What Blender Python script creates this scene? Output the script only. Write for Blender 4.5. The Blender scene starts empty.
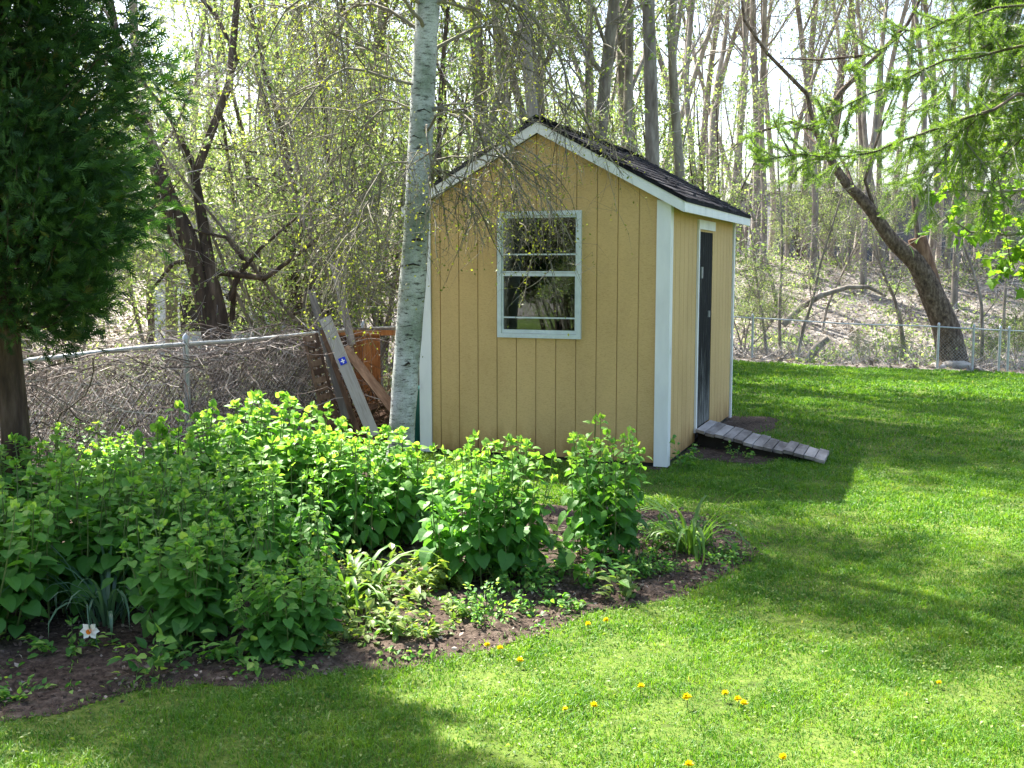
import bpy, math, random
import numpy as np
random.seed(7); np.random.seed(7)
R = math.radians
scene = bpy.context.scene
COL = scene.collection

# ------------------------------------------------------------------ camera
F_PX = 1095.0; PITCH = R(6.2); EYE = 1.92
cam_d = bpy.data.cameras.new('camera'); cam = bpy.data.objects.new('camera', cam_d); COL.objects.link(cam)
cam_d.sensor_width = 36.0; cam_d.lens = 36.0 * F_PX / 1024.0
cam_d.clip_start = 0.1; cam_d.clip_end = 2000
cam.location = (0, 0, EYE); cam.rotation_euler = (R(90) - PITCH, 0, 0)
scene.camera = cam

# ------------------------------------------------------------------ light
SUN_AZ = -38.0; SUN_EL = 55.0            # azimuth from +Y towards +X
world = bpy.data.worlds.new('World'); scene.world = world; world.use_nodes = True
wn = world.node_tree.nodes
sky = wn.new('ShaderNodeTexSky'); sky.sky_type = 'NISHITA'; sky.sun_disc = False
sky.sun_elevation = R(SUN_EL); sky.sun_rotation = R(SUN_AZ)
sky.air_density = 1.0; sky.dust_density = 3.0; sky.ozone_density = 1.0
world.node_tree.links.new(sky.outputs[0], wn['Background'].inputs[0])
wn['Background'].inputs[1].default_value = 0.090
sun_d = bpy.data.lights.new('sun', 'SUN'); sun = bpy.data.objects.new('sun', sun_d); COL.objects.link(sun)
sun_d.energy = 5.0; sun_d.angle = R(0.55); sun_d.color = (1.0, 0.95, 0.86)
# local -Z must point away from the sun
from mathutils import Vector, Matrix
sd = Vector((math.sin(R(SUN_AZ)) * math.cos(R(SUN_EL)), math.cos(R(SUN_AZ)) * math.cos(R(SUN_EL)), math.sin(R(SUN_EL))))
sun.rotation_euler = sd.to_track_quat('Z', 'Y').to_euler()
scene.view_settings.view_transform = 'Standard'; scene.view_settings.look = 'None'
scene.view_settings.gamma = 1.0; scene.view_settings.exposure = 2.42
scene.render.engine = 'CYCLES'
scene.cycles.max_bounces = 6; scene.cycles.diffuse_bounces = 3; scene.cycles.transmission_bounces = 4
scene.cycles.glossy_bounces = 3; scene.cycles.transparent_max_bounces = 8

# ------------------------------------------------------------------ helpers
def ray(px, py):
    a = (px - 512) / F_PX; b = (384 - py) / F_PX
    return np.array([a, b * math.sin(PITCH) + math.cos(PITCH), b * math.cos(PITCH) - math.sin(PITCH)])
def G(px, py, z=0.0):
    r = ray(px, py); t = (z - EYE) / r[2]; return (r[0] * t, r[1] * t)
def A(px, py, Y):
    r = ray(px, py); t = Y / r[1]; return np.array([r[0] * t, Y, EYE + r[2] * t])

def sstep(t):
    t = np.clip(t, 0, 1); return t * t * (3 - 2 * t)
def terrain(x, y):
    x = np.asarray(x, float); y = np.asarray(y, float)
    z = -0.05 * np.clip(x, 0, 14) * sstep((y - 11) / 14)
    w = sstep((x + 6) / 8)
    z = z + sstep((y - 27) / 14) * (0.9 + 1.75 * w)
    z = z + 0.02 * np.sin(x * 0.9 + 1.3) * np.sin(y * 0.7) * sstep((y - 6) / 4)
    return z

class Buf:
    def __init__(s):
        s.V = []; s.T = []; s.Q = []; s.Rn = []; s.n = 0
    def add(s, V, F, rnd=None):
        V = np.asarray(V, float).reshape(-1, 3); F = np.asarray(F, int)
        if len(V) == 0: return
        if F.shape[1] == 3: s.T.append(F + s.n)
        else: s.Q.append(F + s.n)
        s.V.append(V); s.n += len(V)
        if rnd is None: rnd = random.random()
        s.Rn.append(np.full(len(V), rnd) if np.isscalar(rnd) else np.asarray(rnd, float))
    def build(s, name, mat, parent=None, smooth=False):
        me = bpy.data.meshes.new(name)
        V = np.concatenate(s.V); T = np.concatenate(s.T) if s.T else np.zeros((0, 3), int)
        Q = np.concatenate(s.Q) if s.Q else np.zeros((0, 4), int)
        me.vertices.add(len(V)); me.vertices.foreach_set('co', V.astype(np.float32).ravel())
        nl = T.size + Q.size
        me.loops.add(nl); me.loops.foreach_set('vertex_index', np.concatenate([T.ravel(), Q.ravel()]).astype(np.int32))
        me.polygons.add(len(T) + len(Q))
        st = np.concatenate([np.arange(len(T)) * 3, T.size + np.arange(len(Q)) * 4]).astype(np.int32)
        me.polygons.foreach_set('loop_start', st)
        me.update(calc_edges=True)
        me.polygons.foreach_set('use_smooth', np.full(len(me.polygons), bool(smooth)))
        at = me.attributes.new('rnd', 'FLOAT', 'POINT'); at.data.foreach_set('value', np.concatenate(s.Rn).astype(np.float32))
        me.materials.append(mat)
        o = bpy.data.objects.new(name, me); COL.objects.link(o)
        if parent is not None: o.parent = parent
        return o
    # ---- shapes
    def box(s, lo, hi, M=None, rnd=None):
        x0, y0, z0 = lo; x1, y1, z1 = hi
        V = np.array([[x0,y0,z0],[x1,y0,z0],[x1,y1,z0],[x0,y1,z0],[x0,y0,z1],[x1,y0,z1],[x1,y1,z1],[x0,y1,z1]], float)
        if M is not None: V = V @ M[0].T + M[1]
        s.add(V, [[0,3,2,1],[4,5,6,7],[0,1,5,4],[1,2,6,5],[2,3,7,6],[3,0,4,7]], rnd)
    def prism(s, poly, y0, y1, rnd=None):           # poly in (x,z), extruded along y
        n = len(poly); P = np.array(poly, float)
        a = np.stack([P[:,0], np.full(n, y0), P[:,1]], 1); b = np.stack([P[:,0], np.full(n, y1), P[:,1]], 1)
        V = np.concatenate([a, b]); r = random.random() if rnd is None else rnd
        s.add(V, [[i, (i+1) % n, n+(i+1) % n, n+i] for i in range(n)], r)
        s.add(a, [[0, i, i+1] for i in range(1, n-1)][:], r)
        s.add(b, [[0, i+1, i] for i in range(1, n-1)][:], r)
    def tube(s, pts, rad, n=6, rnd=None, cap=False):
        P = np.asarray(pts, float); m = len(P); rad = np.broadcast_to(np.asarray(rad, float), (m,))
        d = np.gradient(P, axis=0); d /= np.linalg.norm(d, axis=1)[:, None] + 1e-9
        mean = P[-1] - P[0]; mean = mean / (np.linalg.norm(mean) + 1e-9)
        ref = np.array([1.0, 0.13, 0.07]) if abs(mean[0]) < 0.8 else np.array([0.1, 1.0, 0.05])
        u = np.cross(d, ref); u /= np.linalg.norm(u, axis=1)[:, None] + 1e-9
        v = np.cross(d, u)
        a = np.arange(n) / n * 2 * math.pi
        V = P[:, None, :] + rad[:, None, None] * (u[:, None, :] * np.cos(a)[None, :, None] + v[:, None, :] * np.sin(a)[None, :, None])
        V = V.reshape(-1, 3)
        i = np.arange(m - 1)[:, None] * n; j = np.arange(n)[None, :]; k = (j + 1) % n
        Q = np.stack([i + j, i + k, i + n + k, i + n + j], -1).reshape(-1, 4)
        s.add(V, Q, rnd)
        if cap:
            c = (m - 1) * n
            s.add(np.concatenate([V[c:c+n], P[-1:]]), [[q, (q+1) % n, n] for q in range(n)], rnd)
            s.add(np.concatenate([V[:n], P[:1]]), [[(q+1) % n, q, n] for q in range(n)], rnd)
    def sticks(s, P0, D, L, r0, bend=None, rnd=None):
        """many thin 3-sided tapering twigs at once; two segments with a bend"""
        P0 = np.asarray(P0, float); N = len(P0)
        if N == 0: return np.zeros((0,3)), np.zeros((0,3)), np.zeros((0,3))
        D = D / (np.linalg.norm(D, axis=1)[:, None] + 1e-9); L = np.broadcast_to(L, (N,)); r0 = np.broadcast_to(r0, (N,))
        if bend is None: bend = np.random.randn(N, 3) * 0.18
        P1 = P0 + D * (L * 0.5)[:, None]; D2 = D + bend * 2; D2 /= np.linalg.norm(D2, axis=1)[:, None]
        P2 = P1 + D2 * (L * 0.5)[:, None]
        ref = np.where(np.abs(D[:, :1]) < 0.8, np.array([[1.0, 0, 0]]), np.array([[0, 1.0, 0]]))
        u = np.cross(D, ref); u /= np.linalg.norm(u, axis=1)[:, None]; v = np.cross(D, u)
        ang = np.array([0, 2.094, 4.189])
        ring = u[:, None, :] * np.cos(ang)[None, :, None] + v[:, None, :] * np.sin(ang)[None, :, None]
        V = np.concatenate([P0[:, None] + ring * r0[:, None, None], P1[:, None] + ring * (r0 * 0.7)[:, None, None], P2[:, None]], 1)
        Q = np.array([[0,1,4,3],[1,2,5,4],[2,0,3,5]]); T = np.array([[3,4,6],[4,5,6],[5,3,6]])
        off = (np.arange(N) * 7)[:, None, None]
        r = np.random.rand(N) if rnd is None else np.broadcast_to(rnd, (N,))
        base = s.n
        s.V.append(V.reshape(-1, 3)); s.n += N * 7; s.Rn.append(np.repeat(r, 7))
        s.Q.append((Q[None] + off).reshape(-1, 4) + base); s.T.append((T[None] + off).reshape(-1, 3) + base)
        return P0, P1, P2
    def scatter(s, tv, tf, P, Fw, Up, S, rnd=None):
        """copies of a template: x=side, y=forward, z=normal"""
        P = np.asarray(P, float); N = len(P)
        if N == 0: return
        tv = np.asarray(tv, float); tf = np.asarray(tf, int)
        Fw = Fw / (np.linalg.norm(Fw, axis=1)[:, None] + 1e-9)
        X = np.cross(Fw, Up); X /= np.linalg.norm(X, axis=1)[:, None] + 1e-9
        Z = np.cross(X, Fw); S = np.broadcast_to(S, (N,))
        V = P[:, None] + S[:, None, None] * (tv[None, :, :1] * X[:, None] + tv[None, :, 1:2] * Fw[:, None] + tv[None, :, 2:] * Z[:, None])
        k = len(tv); F = (tf[None] + (np.arange(N) * k)[:, None, None]).reshape(-1, tf.shape[1])
        r = np.random.rand(N) if rnd is None else np.asarray(rnd)
        s.add(V.reshape(-1, 3), F, np.repeat(r, k))

def empty(name, loc, label, cat, group=None, rz=0.0):
    o = bpy.data.objects.new(name, None); COL.objects.link(o); o.location = [float(c) for c in loc]; o.rotation_euler = (0, 0, rz)
    o.empty_display_size = 0.2
    o['label'] = label; o['category'] = cat
    if group: o['group'] = group
    return o
def tag(o, label, cat, group=None):
    o['label'] = label; o['category'] = cat
    if group: o['group'] = group
    return o
def kind(o, k, label=None):
    o['kind'] = k
    if label: o['label'] = label
    return o
def copy_tree(o, loc, rz=0.0, sc=1.0, label=None, group=None, parent=None):
    c = o.copy(); COL.objects.link(c)
    if parent is not None: c.parent = parent
    else:
        c.location = [float(q) for q in loc]; c.rotation_euler = (0, 0, rz); c.scale = (sc, sc, sc) if np.isscalar(sc) else sc
        if label: c['label'] = label
        if group: c['group'] = group
    for ch in list(o.children): copy_tree(ch, None, parent=c)
    return c

# ------------------------------------------------------------------ materials
def newmat(name):
    m = bpy.data.materials.new(name); m.use_nodes = True
    nt = m.node_tree; b = nt.nodes['Principled BSDF']; return m, nt, nt.nodes, nt.links, b
def ramp(nt, stops):
    r = nt.nodes.new('ShaderNodeValToRGB'); e = r.color_ramp.elements
    while len(e) > 1: e.remove(e[-1])
    e[0].position = stops[0][0]; e[0].color = (*stops[0][1], 1)
    for p, c in stops[1:]:
        q = e.new(p); q.color = (*c, 1)
    return r
def noise(nt, scale, detail=4, rough=0.55, vec=None, mapscale=None, obj=True):
    n = nt.nodes.new('ShaderNodeTexNoise'); n.inputs['Scale'].default_value = scale; n.inputs['Detail'].default_value = detail
    n.inputs['Roughness'].default_value = rough
    tc = nt.nodes.new('ShaderNodeTexCoord')
    src = tc.outputs['Object']
    if mapscale is not None:
        mp = nt.nodes.new('ShaderNodeMapping'); mp.inputs['Scale'].default_value = mapscale
        nt.links.new(src, mp.inputs[0]); src = mp.outputs[0]
    nt.links.new(src, n.inputs['Vector'])
    return n
def bump(nt, b, h, strength=0.3, dist=0.01):
    bp = nt.nodes.new('ShaderNodeBump'); bp.inputs['Strength'].default_value = strength; bp.inputs['Distance'].default_value = dist
    nt.links.new(h, bp.inputs['Height']); nt.links.new(bp.outputs[0], b.inputs['Normal'])
def attr(nt, name='rnd'):
    a = nt.nodes.new('ShaderNodeAttribute'); a.attribute_name = name; return a.outputs['Fac']
def leafmat(name, stops, trans=0.45, tcol=None, rough=0.45, spec=0.28, tboost=1.6):
    m, nt, N, L, b = newmat(name)
    r = ramp(nt, stops); L.new(attr(nt), r.inputs[0]); L.new(r.outputs[0], b.inputs['Base Color'])
    b.inputs['Roughness'].default_value = rough; b.inputs['Specular IOR Level'].default_value = spec
    t = N.new('ShaderNodeBsdfTranslucent')
    mx = N.new('ShaderNodeMix'); mx.data_type = 'RGBA'; mx.blend_type = 'MULTIPLY'; mx.inputs[0].default_value = 1.0
    L.new(r.outputs[0], mx.inputs[6]); tc = tcol or (1.5, 1.5, 0.5)
    mx.inputs[7].default_value = (tc[0] * tboost / 1.6, tc[1] * tboost / 1.6, tc[2] * tboost / 1.6, 1)
    L.new(mx.outputs[2], t.inputs[0])
    ms = N.new('ShaderNodeMixShader'); ms.inputs[0].default_value = trans
    L.new(b.outputs[0], ms.inputs[1]); L.new(t.outputs[0], ms.inputs[2]); L.new(ms.outputs[0], N['Material Output'].inputs[0])
    return m
def plain(name, stops, scale=6, mapscale=None, rough=0.8, bumps=0.3, bdist=0.005, spec=0.3, metal=0.0, detail=5, rndmix=0.0):
    m, nt, N, L, b = newmat(name)
    n = noise(nt, scale, detail, 0.6, mapscale=mapscale); r = ramp(nt, stops)
    if rndmix:
        mm = N.new('ShaderNodeMath'); mm.operation = 'MULTIPLY_ADD'; mm.inputs[1].default_value = rndmix
        sb = N.new('ShaderNodeMath'); sb.operation = 'SUBTRACT'; sb.inputs[1].default_value = 0.5
        L.new(attr(nt), sb.inputs[0]); L.new(sb.outputs[0], mm.inputs[0]); L.new(n.outputs[0], mm.inputs[2]); L.new(mm.outputs[0], r.inputs[0])
    else: L.new(n.outputs[0], r.inputs[0])
    L.new(r.outputs[0], b.inputs['Base Color'])
    b.inputs['Roughness'].default_value = rough; b.inputs['Specular IOR Level'].default_value = spec; b.inputs['Metallic'].default_value = metal
    if bumps: bump(nt, b, n.outputs[0], bumps, bdist)
    return m

M = {}
M['bark'] = plain('grey_bark', [(0.3, (.10,.083,.068)), (0.5, (.20,.175,.15)), (0.7, (.33,.30,.265))], 9, (1,1,.22), .9, .8, .02)
M['bark_dark'] = plain('dark_bark', [(0.3, (.022,.016,.012)), (0.5, (.065,.048,.037)), (0.72, (.15,.115,.09))], 11, (1,1,.2), .9, .9, .02)
M['bark_mid'] = plain('grey_brown_bark', [(0.3, (.03,.02,.014)), (0.5, (.10,.072,.052)), (0.72, (.22,.17,.13))], 15, (1,1,.55), .9, 1.0, .04)
M['bark_pale'] = plain('pale_grey_bark', [(0.3, (.13,.11,.09)), (0.5, (.24,.21,.18)), (0.7, (.36,.33,.29))], 7, (1,1,.25), .9, .5, .02)
M['bark_brown'] = plain('brown_bark', [(0.3, (.06,.032,.02)), (0.5, (.15,.082,.05)), (0.7, (.27,.165,.105))], 12, (1,1,.2), .9, .8, .02)
M['twig'] = plain('dry_twig', [(0.3, (.17,.145,.13)), (0.55, (.34,.305,.28)), (0.75, (.52,.48,.45))], 3, None, .8, 0, rndmix=.8)
M['bark_cedar'] = plain('red_brown_bark', [(0.3, (.022,.013,.009)), (0.5, (.065,.040,.027)), (0.72, (.14,.095,.07))], 14, (1,1,.16), .9, 1.0, .03)
M['vine'] = plain('dry_vine', [(0.3, (.09,.07,.06)), (0.55, (.20,.165,.145)), (0.75, (.40,.355,.32))], 2.0, None, .85, 0, rndmix=1.0)
M['twig_green'] = plain('olive_twig', [(0.3, (.09,.08,.055)), (0.6, (.22,.20,.15))], 3, None, .8, 0, rndmix=.6)
M['stem'] = leafmat('plant_stem', [(0, (.09,.14,.04)), (1, (.17,.22,.08))], .2)
M['leaf_spring'] = leafmat('spring_leaf', [(0, (.12,.20,.06)), (.5, (.23,.32,.11)), (1, (.42,.46,.21))], .5, (1.35,1.4,.8))
M['leaf_green'] = leafmat('wood_leaf', [(0, (.04,.085,.018)), (.6, (.09,.16,.03)), (1, (.15,.22,.045))], .5)
M['leaf_birch'] = leafmat('birch_leaf', [(0, (.10,.15,.03)), (1, (.22,.24,.05))], .5)
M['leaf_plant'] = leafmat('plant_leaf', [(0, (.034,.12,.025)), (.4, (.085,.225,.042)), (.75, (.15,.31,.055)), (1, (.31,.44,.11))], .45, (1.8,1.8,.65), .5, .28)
M['leaf_pale'] = leafmat('pale_plant_leaf', [(0, (.07,.14,.03)), (1, (.24,.31,.09))], .42)
M['leaf_blue'] = leafmat('bluegreen_blade', [(0, (.045,.11,.06)), (1, (.11,.2,.12))], .3, (1.3,1.5,.6), .35, .6)
M['leaf_strap'] = leafmat('strap_leaf', [(0, (.06,.15,.03)), (1, (.13,.24,.05))], .4)
M['leaf_cedar'] = leafmat('cedar_foliage', [(0, (.018,.048,.015)), (.6, (.040,.095,.022)), (.96, (.08,.16,.035)), (1, (.15,.12,.035))], .25, (1.2,1.5,.5), .55, .3)
M['leaf_larch'] = leafmat('needle_green', [(0, (.06,.13,.028)), (1, (.19,.30,.06))], .45)
M['leaf_maple'] = leafmat('maple_leaf', [(0, (.09,.2,.03)), (1, (.2,.32,.05))], .55)
M['white_paint'] = plain('white_paint', [(0.28, (.44,.45,.44)), (0.38, (.68,.69,.69)), (0.8, (.80,.81,.80))], 6, (1,1,.35), .6, .25, .004)
M['frame_white'] = plain('pale_aluminium', [(0.3, (.48,.55,.57)), (0.7, (.60,.67,.69))], 14, None, .45, 0, metal=.1, spec=.5)
M['metal'] = plain('galvanised_metal', [(0.3, (.30,.33,.35)), (0.7, (.50,.53,.56))], 14, None, .45, 0, metal=.6, spec=.5)
M['board'] = plain('weathered_board', [(0.3, (.13,.115,.105)), (0.5, (.26,.235,.215)), (0.75, (.38,.35,.325))], 7, (6,6,.6), .85, .4, .004, rndmix=.5)
M['ramp'] = plain('ramp_plank', [(0.3, (.12,.105,.095)), (0.5, (.25,.225,.205)), (0.75, (.40,.365,.335))], 9, (1,.25,3), .85, .7, .006, rndmix=.35)
M['board_brown'] = plain('brown_board', [(0.3, (.07,.04,.026)), (0.55, (.16,.095,.06)), (0.8, (.25,.165,.11))], 8, (4,4,.7), .85, .4, .004, rndmix=.4)
M['board_orange'] = plain('orange_cedar_board', [(0.3, (.22,.085,.03)), (0.55, (.40,.18,.065)), (0.8, (.52,.28,.12))], 8, (5,5,.8), .8, .3, .004, rndmix=.4)
M['black_wood'] = plain('worn_black_paint', [(0.3, (.008,.008,.009)), (0.62, (.02,.021,.022)), (0.72, (.055,.057,.058))], 7, (5,5,.5), .7, .4, .003)
M['dark'] = plain('dark_interior', [(0.3, (.018,.016,.014)), (0.7, (.045,.04,.034))], 4, None, .9, 0)
M['blue_label'] = plain('blue_label', [(0, (.01,.03,.45)), (1, (.02,.05,.6))], 4, None, .4, 0)
M['white_mark'] = plain('white_mark', [(0, (.75,.75,.78)), (1, (.85,.85,.85))], 4, None, .5, 0)
M['teal'] = plain('teal_plastic', [(0, (.01,.09,.10)), (1, (.02,.15,.16))], 4, None, .4, 0)
M['yellow'] = leafmat('yellow_petal', [(0, (.72,.55,.01)), (1, (.85,.72,.02))], .3, (1.3,1.2,.6))
M['white_petal'] = leafmat('white_petal', [(0, (.75,.75,.70)), (1, (.85,.85,.8))], .3, (1.3,1.2,1.1))
M['orange_cup'] = leafmat('orange_cup', [(0, (.7,.2,.04)), (1, (.8,.3,.05))], .3, (1.3,1.2,.6))
M['house_blue'] = plain('pale_blue_siding', [(0.3, (.40,.45,.52)), (0.7, (.50,.55,.61))], 2, (.2,.2,8), .7, .2)
M['building'] = plain('dark_grey_cladding', [(0.3, (.07,.075,.085)), (0.7, (.115,.12,.13))], 1.5, (3,3,.15), .8, 0)
M['roof_grey'] = plain('grey_roofing', [(0.3, (.06,.06,.065)), (0.7, (.13,.13,.135))], 3, None, .9, .3)
M['stone'] = plain('pale_rock', [(0.3, (.25,.22,.19)), (0.7, (.48,.45,.41))], 5, None, .9, .7, .02)

# siding: tan rough-sawn paint with short horizontal nicks and faint vertical stain
m, nt, N, L, b = newmat('tan_siding'); M['siding'] = m
n1 = noise(nt, 110, 3, .65, mapscale=(.45,.45,1.4)); n2 = noise(nt, 1.6, 5, .6, mapscale=(1,1,.5)); n3 = noise(nt, 9, 4, .6, mapscale=(1,1,.3))
r = ramp(nt, [(0.28, (.42,.28,.115)), (0.42, (.54,.37,.16)), (0.7, (.60,.42,.19))])
r2 = ramp(nt, [(0.34, (.88,.86,.82)), (0.5, (.97,.96,.95)), (0.7, (1.06,1.05,1.03))])
mx = N.new('ShaderNodeMix'); mx.data_type = 'RGBA'; mx.blend_type = 'MULTIPLY'; mx.inputs[0].default_value = 1
L.new(n1.outputs[0], r.inputs[0]); L.new(n2.outputs[0], r2.inputs[0]); L.new(r.outputs[0], mx.inputs[6]); L.new(r2.outputs[0], mx.inputs[7])
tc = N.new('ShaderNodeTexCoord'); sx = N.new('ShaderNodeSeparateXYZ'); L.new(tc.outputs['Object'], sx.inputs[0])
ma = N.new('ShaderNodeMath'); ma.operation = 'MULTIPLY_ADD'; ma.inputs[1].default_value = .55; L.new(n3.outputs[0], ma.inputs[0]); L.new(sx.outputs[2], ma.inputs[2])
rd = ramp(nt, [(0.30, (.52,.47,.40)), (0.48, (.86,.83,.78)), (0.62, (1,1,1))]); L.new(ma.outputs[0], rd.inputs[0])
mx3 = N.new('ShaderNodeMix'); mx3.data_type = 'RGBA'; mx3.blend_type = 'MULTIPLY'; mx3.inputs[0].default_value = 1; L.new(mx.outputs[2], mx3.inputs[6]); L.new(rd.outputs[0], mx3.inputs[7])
L.new(mx3.outputs[2], b.inputs['Base Color']); b.inputs['Roughness'].default_value = .75; b.inputs['Specular IOR Level'].default_value = .25
bump(nt, b, n1.outputs[0], .2, .002)

# asphalt shingles
m, nt, N, L, b = newmat('asphalt_shingle'); M['shingle'] = m
tc = N.new('ShaderNodeTexCoord'); n1 = noise(nt, 90, 3, .7); n2 = noise(nt, 5, 4, .7)
r = ramp(nt, [(0.42, (.007,.007,.010)), (0.62, (.018,.018,.023)), (0.76, (.12,.115,.12))])
ad = N.new('ShaderNodeMath'); ad.operation = 'MULTIPLY_ADD'; ad.inputs[1].default_value = .5
ad2 = N.new('ShaderNodeMath'); ad2.operation = 'MULTIPLY_ADD'; ad2.inputs[1].default_value = .35; ad2.inputs[2].default_value = .07
L.new(n2.outputs[0], ad2.inputs[0]); L.new(n1.outputs[0], ad.inputs[0]); L.new(ad2.outputs[0], ad.inputs[2])
ad3 = N.new('ShaderNodeMath'); ad3.operation = 'MULTIPLY_ADD'; ad3.inputs[1].default_value = .18
L.new(attr(nt), ad3.inputs[0]); L.new(ad.outputs[0], ad3.inputs[2]); L.new(ad3.outputs[0], r.inputs[0])
L.new(r.outputs[0], b.inputs['Base Color']); b.inputs['Roughness'].default_value = .95; b.inputs['Specular IOR Level'].default_value = .08; bump(nt, b, n1.outputs[0], .5, .003)

# window glass
m, nt, N, L, b = newmat('window_glass'); M['glass'] = m
b.inputs['Base Color'].default_value = (1,1,1,1); b.inputs['Roughness'].default_value = .01; b.inputs['IOR'].default_value = 1.5
tr = N.new('ShaderNodeBsdfTransparent'); tr.inputs[0].default_value = (.55,.62,.62,1)
gl = N.new('ShaderNodeBsdfGlossy'); gl.inputs['Roughness'].default_value = .012; gl.inputs[0].default_value = (.9,.95,1,1)
fr = N.new('ShaderNodeFresnel'); fr.inputs[0].default_value = 1.6
ml = N.new('ShaderNodeMath'); ml.operation = 'MULTIPLY_ADD'; ml.inputs[1].default_value = 1.0; ml.inputs[2].default_value = .03
L.new(fr.outputs[0], ml.inputs[0])
ms = N.new('ShaderNodeMixShader'); L.new(ml.outputs[0], ms.inputs[0]); L.new(tr.outputs[0], ms.inputs[1]); L.new(gl.outputs[0], ms.inputs[2])
L.new(ms.outputs[0], N['Material Output'].inputs[0])

# birch bark: white with dark lens-shaped marks and greenish dirt
m, nt, N, L, b = newmat('birch_bark'); M['birch'] = m
n1 = noise(nt, 10, 5, .65, mapscale=(1.2,1.2,4.5)); n2 = noise(nt, 3.2, 5, .6, mapscale=(1,1,1.0)); n3 = noise(nt, 70, 3, .6, mapscale=(1,1,2))
r = ramp(nt, [(0.325, (.03,.03,.028)), (0.38, (.18,.18,.165)), (0.43, (.42,.44,.42)), (0.7, (.56,.59,.58))])
r2 = ramp(nt, [(0.38, (.42,.48,.38)), (0.58, (1,1,1))]); r3 = ramp(nt, [(0.3, (.45,.45,.42)), (0.5, (1,1,1))])
L.new(n1.outputs[0], r.inputs[0]); L.new(n2.outputs[0], r2.inputs[0]); L.new(n3.outputs[0], r3.inputs[0])
mx = N.new('ShaderNodeMix'); mx.data_type = 'RGBA'; mx.blend_type = 'MULTIPLY'; mx.inputs[0].default_value = 1
mx2 = N.new('ShaderNodeMix'); mx2.data_type = 'RGBA'; mx2.blend_type = 'MULTIPLY'; mx2.inputs[0].default_value = 1
L.new(r.outputs[0], mx.inputs[6]); L.new(r2.outputs[0], mx.inputs[7]); L.new(mx.outputs[2], mx2.inputs[6]); L.new(r3.outputs[0], mx2.inputs[7])
L.new(mx2.outputs[2], b.inputs['Base Color']); b.inputs['Roughness'].default_value = .75; bump(nt, b, n1.outputs[0], .6, .01)

# leaf-litter ground, lawn base, soil
def groundmat(name, stops, s1, s2, bs=.6, bd=.03):
    m, nt, N, L, b = newmat(name)
    n1 = noise(nt, s1, 6, .7); n2 = noise(nt, s2, 4, .6); r = ramp(nt, stops)
    a = N.new('ShaderNodeMath'); a.operation = 'MULTIPLY_ADD'; a.inputs[1].default_value = .65
    c = N.new('ShaderNodeMath'); c.operation = 'MULTIPLY'; c.inputs[1].default_value = .35
    L.new(n2.outputs[0], c.inputs[0]); L.new(n1.outputs[0], a.inputs[0]); L.new(c.outputs[0], a.inputs[2]); L.new(a.outputs[0], r.inputs[0])
    L.new(r.outputs[0], b.inputs['Base Color']); b.inputs['Roughness'].default_value = .95; b.inputs['Specular IOR Level'].default_value = .15
    bump(nt, b, n1.outputs[0], bs, bd); return m
M['litter'] = groundmat('leaf_litter', [(0.36, (.06,.05,.042)), (0.46, (.155,.135,.115)), (0.54, (.26,.235,.21)), (0.66, (.38,.355,.325))], 9, 1.1, .8, .06)
M['lawn'] = groundmat('lawn_turf', [(0.35, (.035,.05,.012)), (0.5, (.07,.11,.016)), (0.65, (.13,.16,.035))], 22, .8, .5, .02)
M['soil'] = groundmat('bed_soil', [(0.36, (.022,.015,.011)), (0.48, (.06,.042,.032)), (0.58, (.12,.09,.07)), (0.68, (.22,.175,.14))], 26, 2.0, 1.0, .03)
m, nt, N, L, b = newmat('grass_blade'); M['grass'] = m
#G
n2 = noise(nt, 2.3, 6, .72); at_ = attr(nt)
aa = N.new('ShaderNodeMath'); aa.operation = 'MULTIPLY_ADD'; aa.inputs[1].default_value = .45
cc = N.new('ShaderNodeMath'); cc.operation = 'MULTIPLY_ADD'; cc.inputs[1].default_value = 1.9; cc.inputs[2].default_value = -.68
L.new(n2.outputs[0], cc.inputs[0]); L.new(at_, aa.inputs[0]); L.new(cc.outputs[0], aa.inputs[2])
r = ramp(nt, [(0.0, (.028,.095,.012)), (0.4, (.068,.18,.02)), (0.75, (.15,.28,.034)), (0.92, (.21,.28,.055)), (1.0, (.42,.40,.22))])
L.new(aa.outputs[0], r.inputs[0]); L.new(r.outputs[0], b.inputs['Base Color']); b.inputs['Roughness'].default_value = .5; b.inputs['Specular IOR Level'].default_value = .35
t = N.new('ShaderNodeBsdfTranslucent'); mx = N.new('ShaderNodeMix'); mx.data_type = 'RGBA'; mx.blend_type = 'MULTIPLY'; mx.inputs[0].default_value = 1
L.new(r.outputs[0], mx.inputs[6]); mx.inputs[7].default_value = (1.75,1.6,.5,1); L.new(mx.outputs[2], t.inputs[0])
ms = N.new('ShaderNodeMixShader'); ms.inputs[0].default_value = .4; L.new(b.outputs[0], ms.inputs[1]); L.new(t.outputs[0], ms.inputs[2]); L.new(ms.outputs[0], N['Material Output'].inputs[0])

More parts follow.
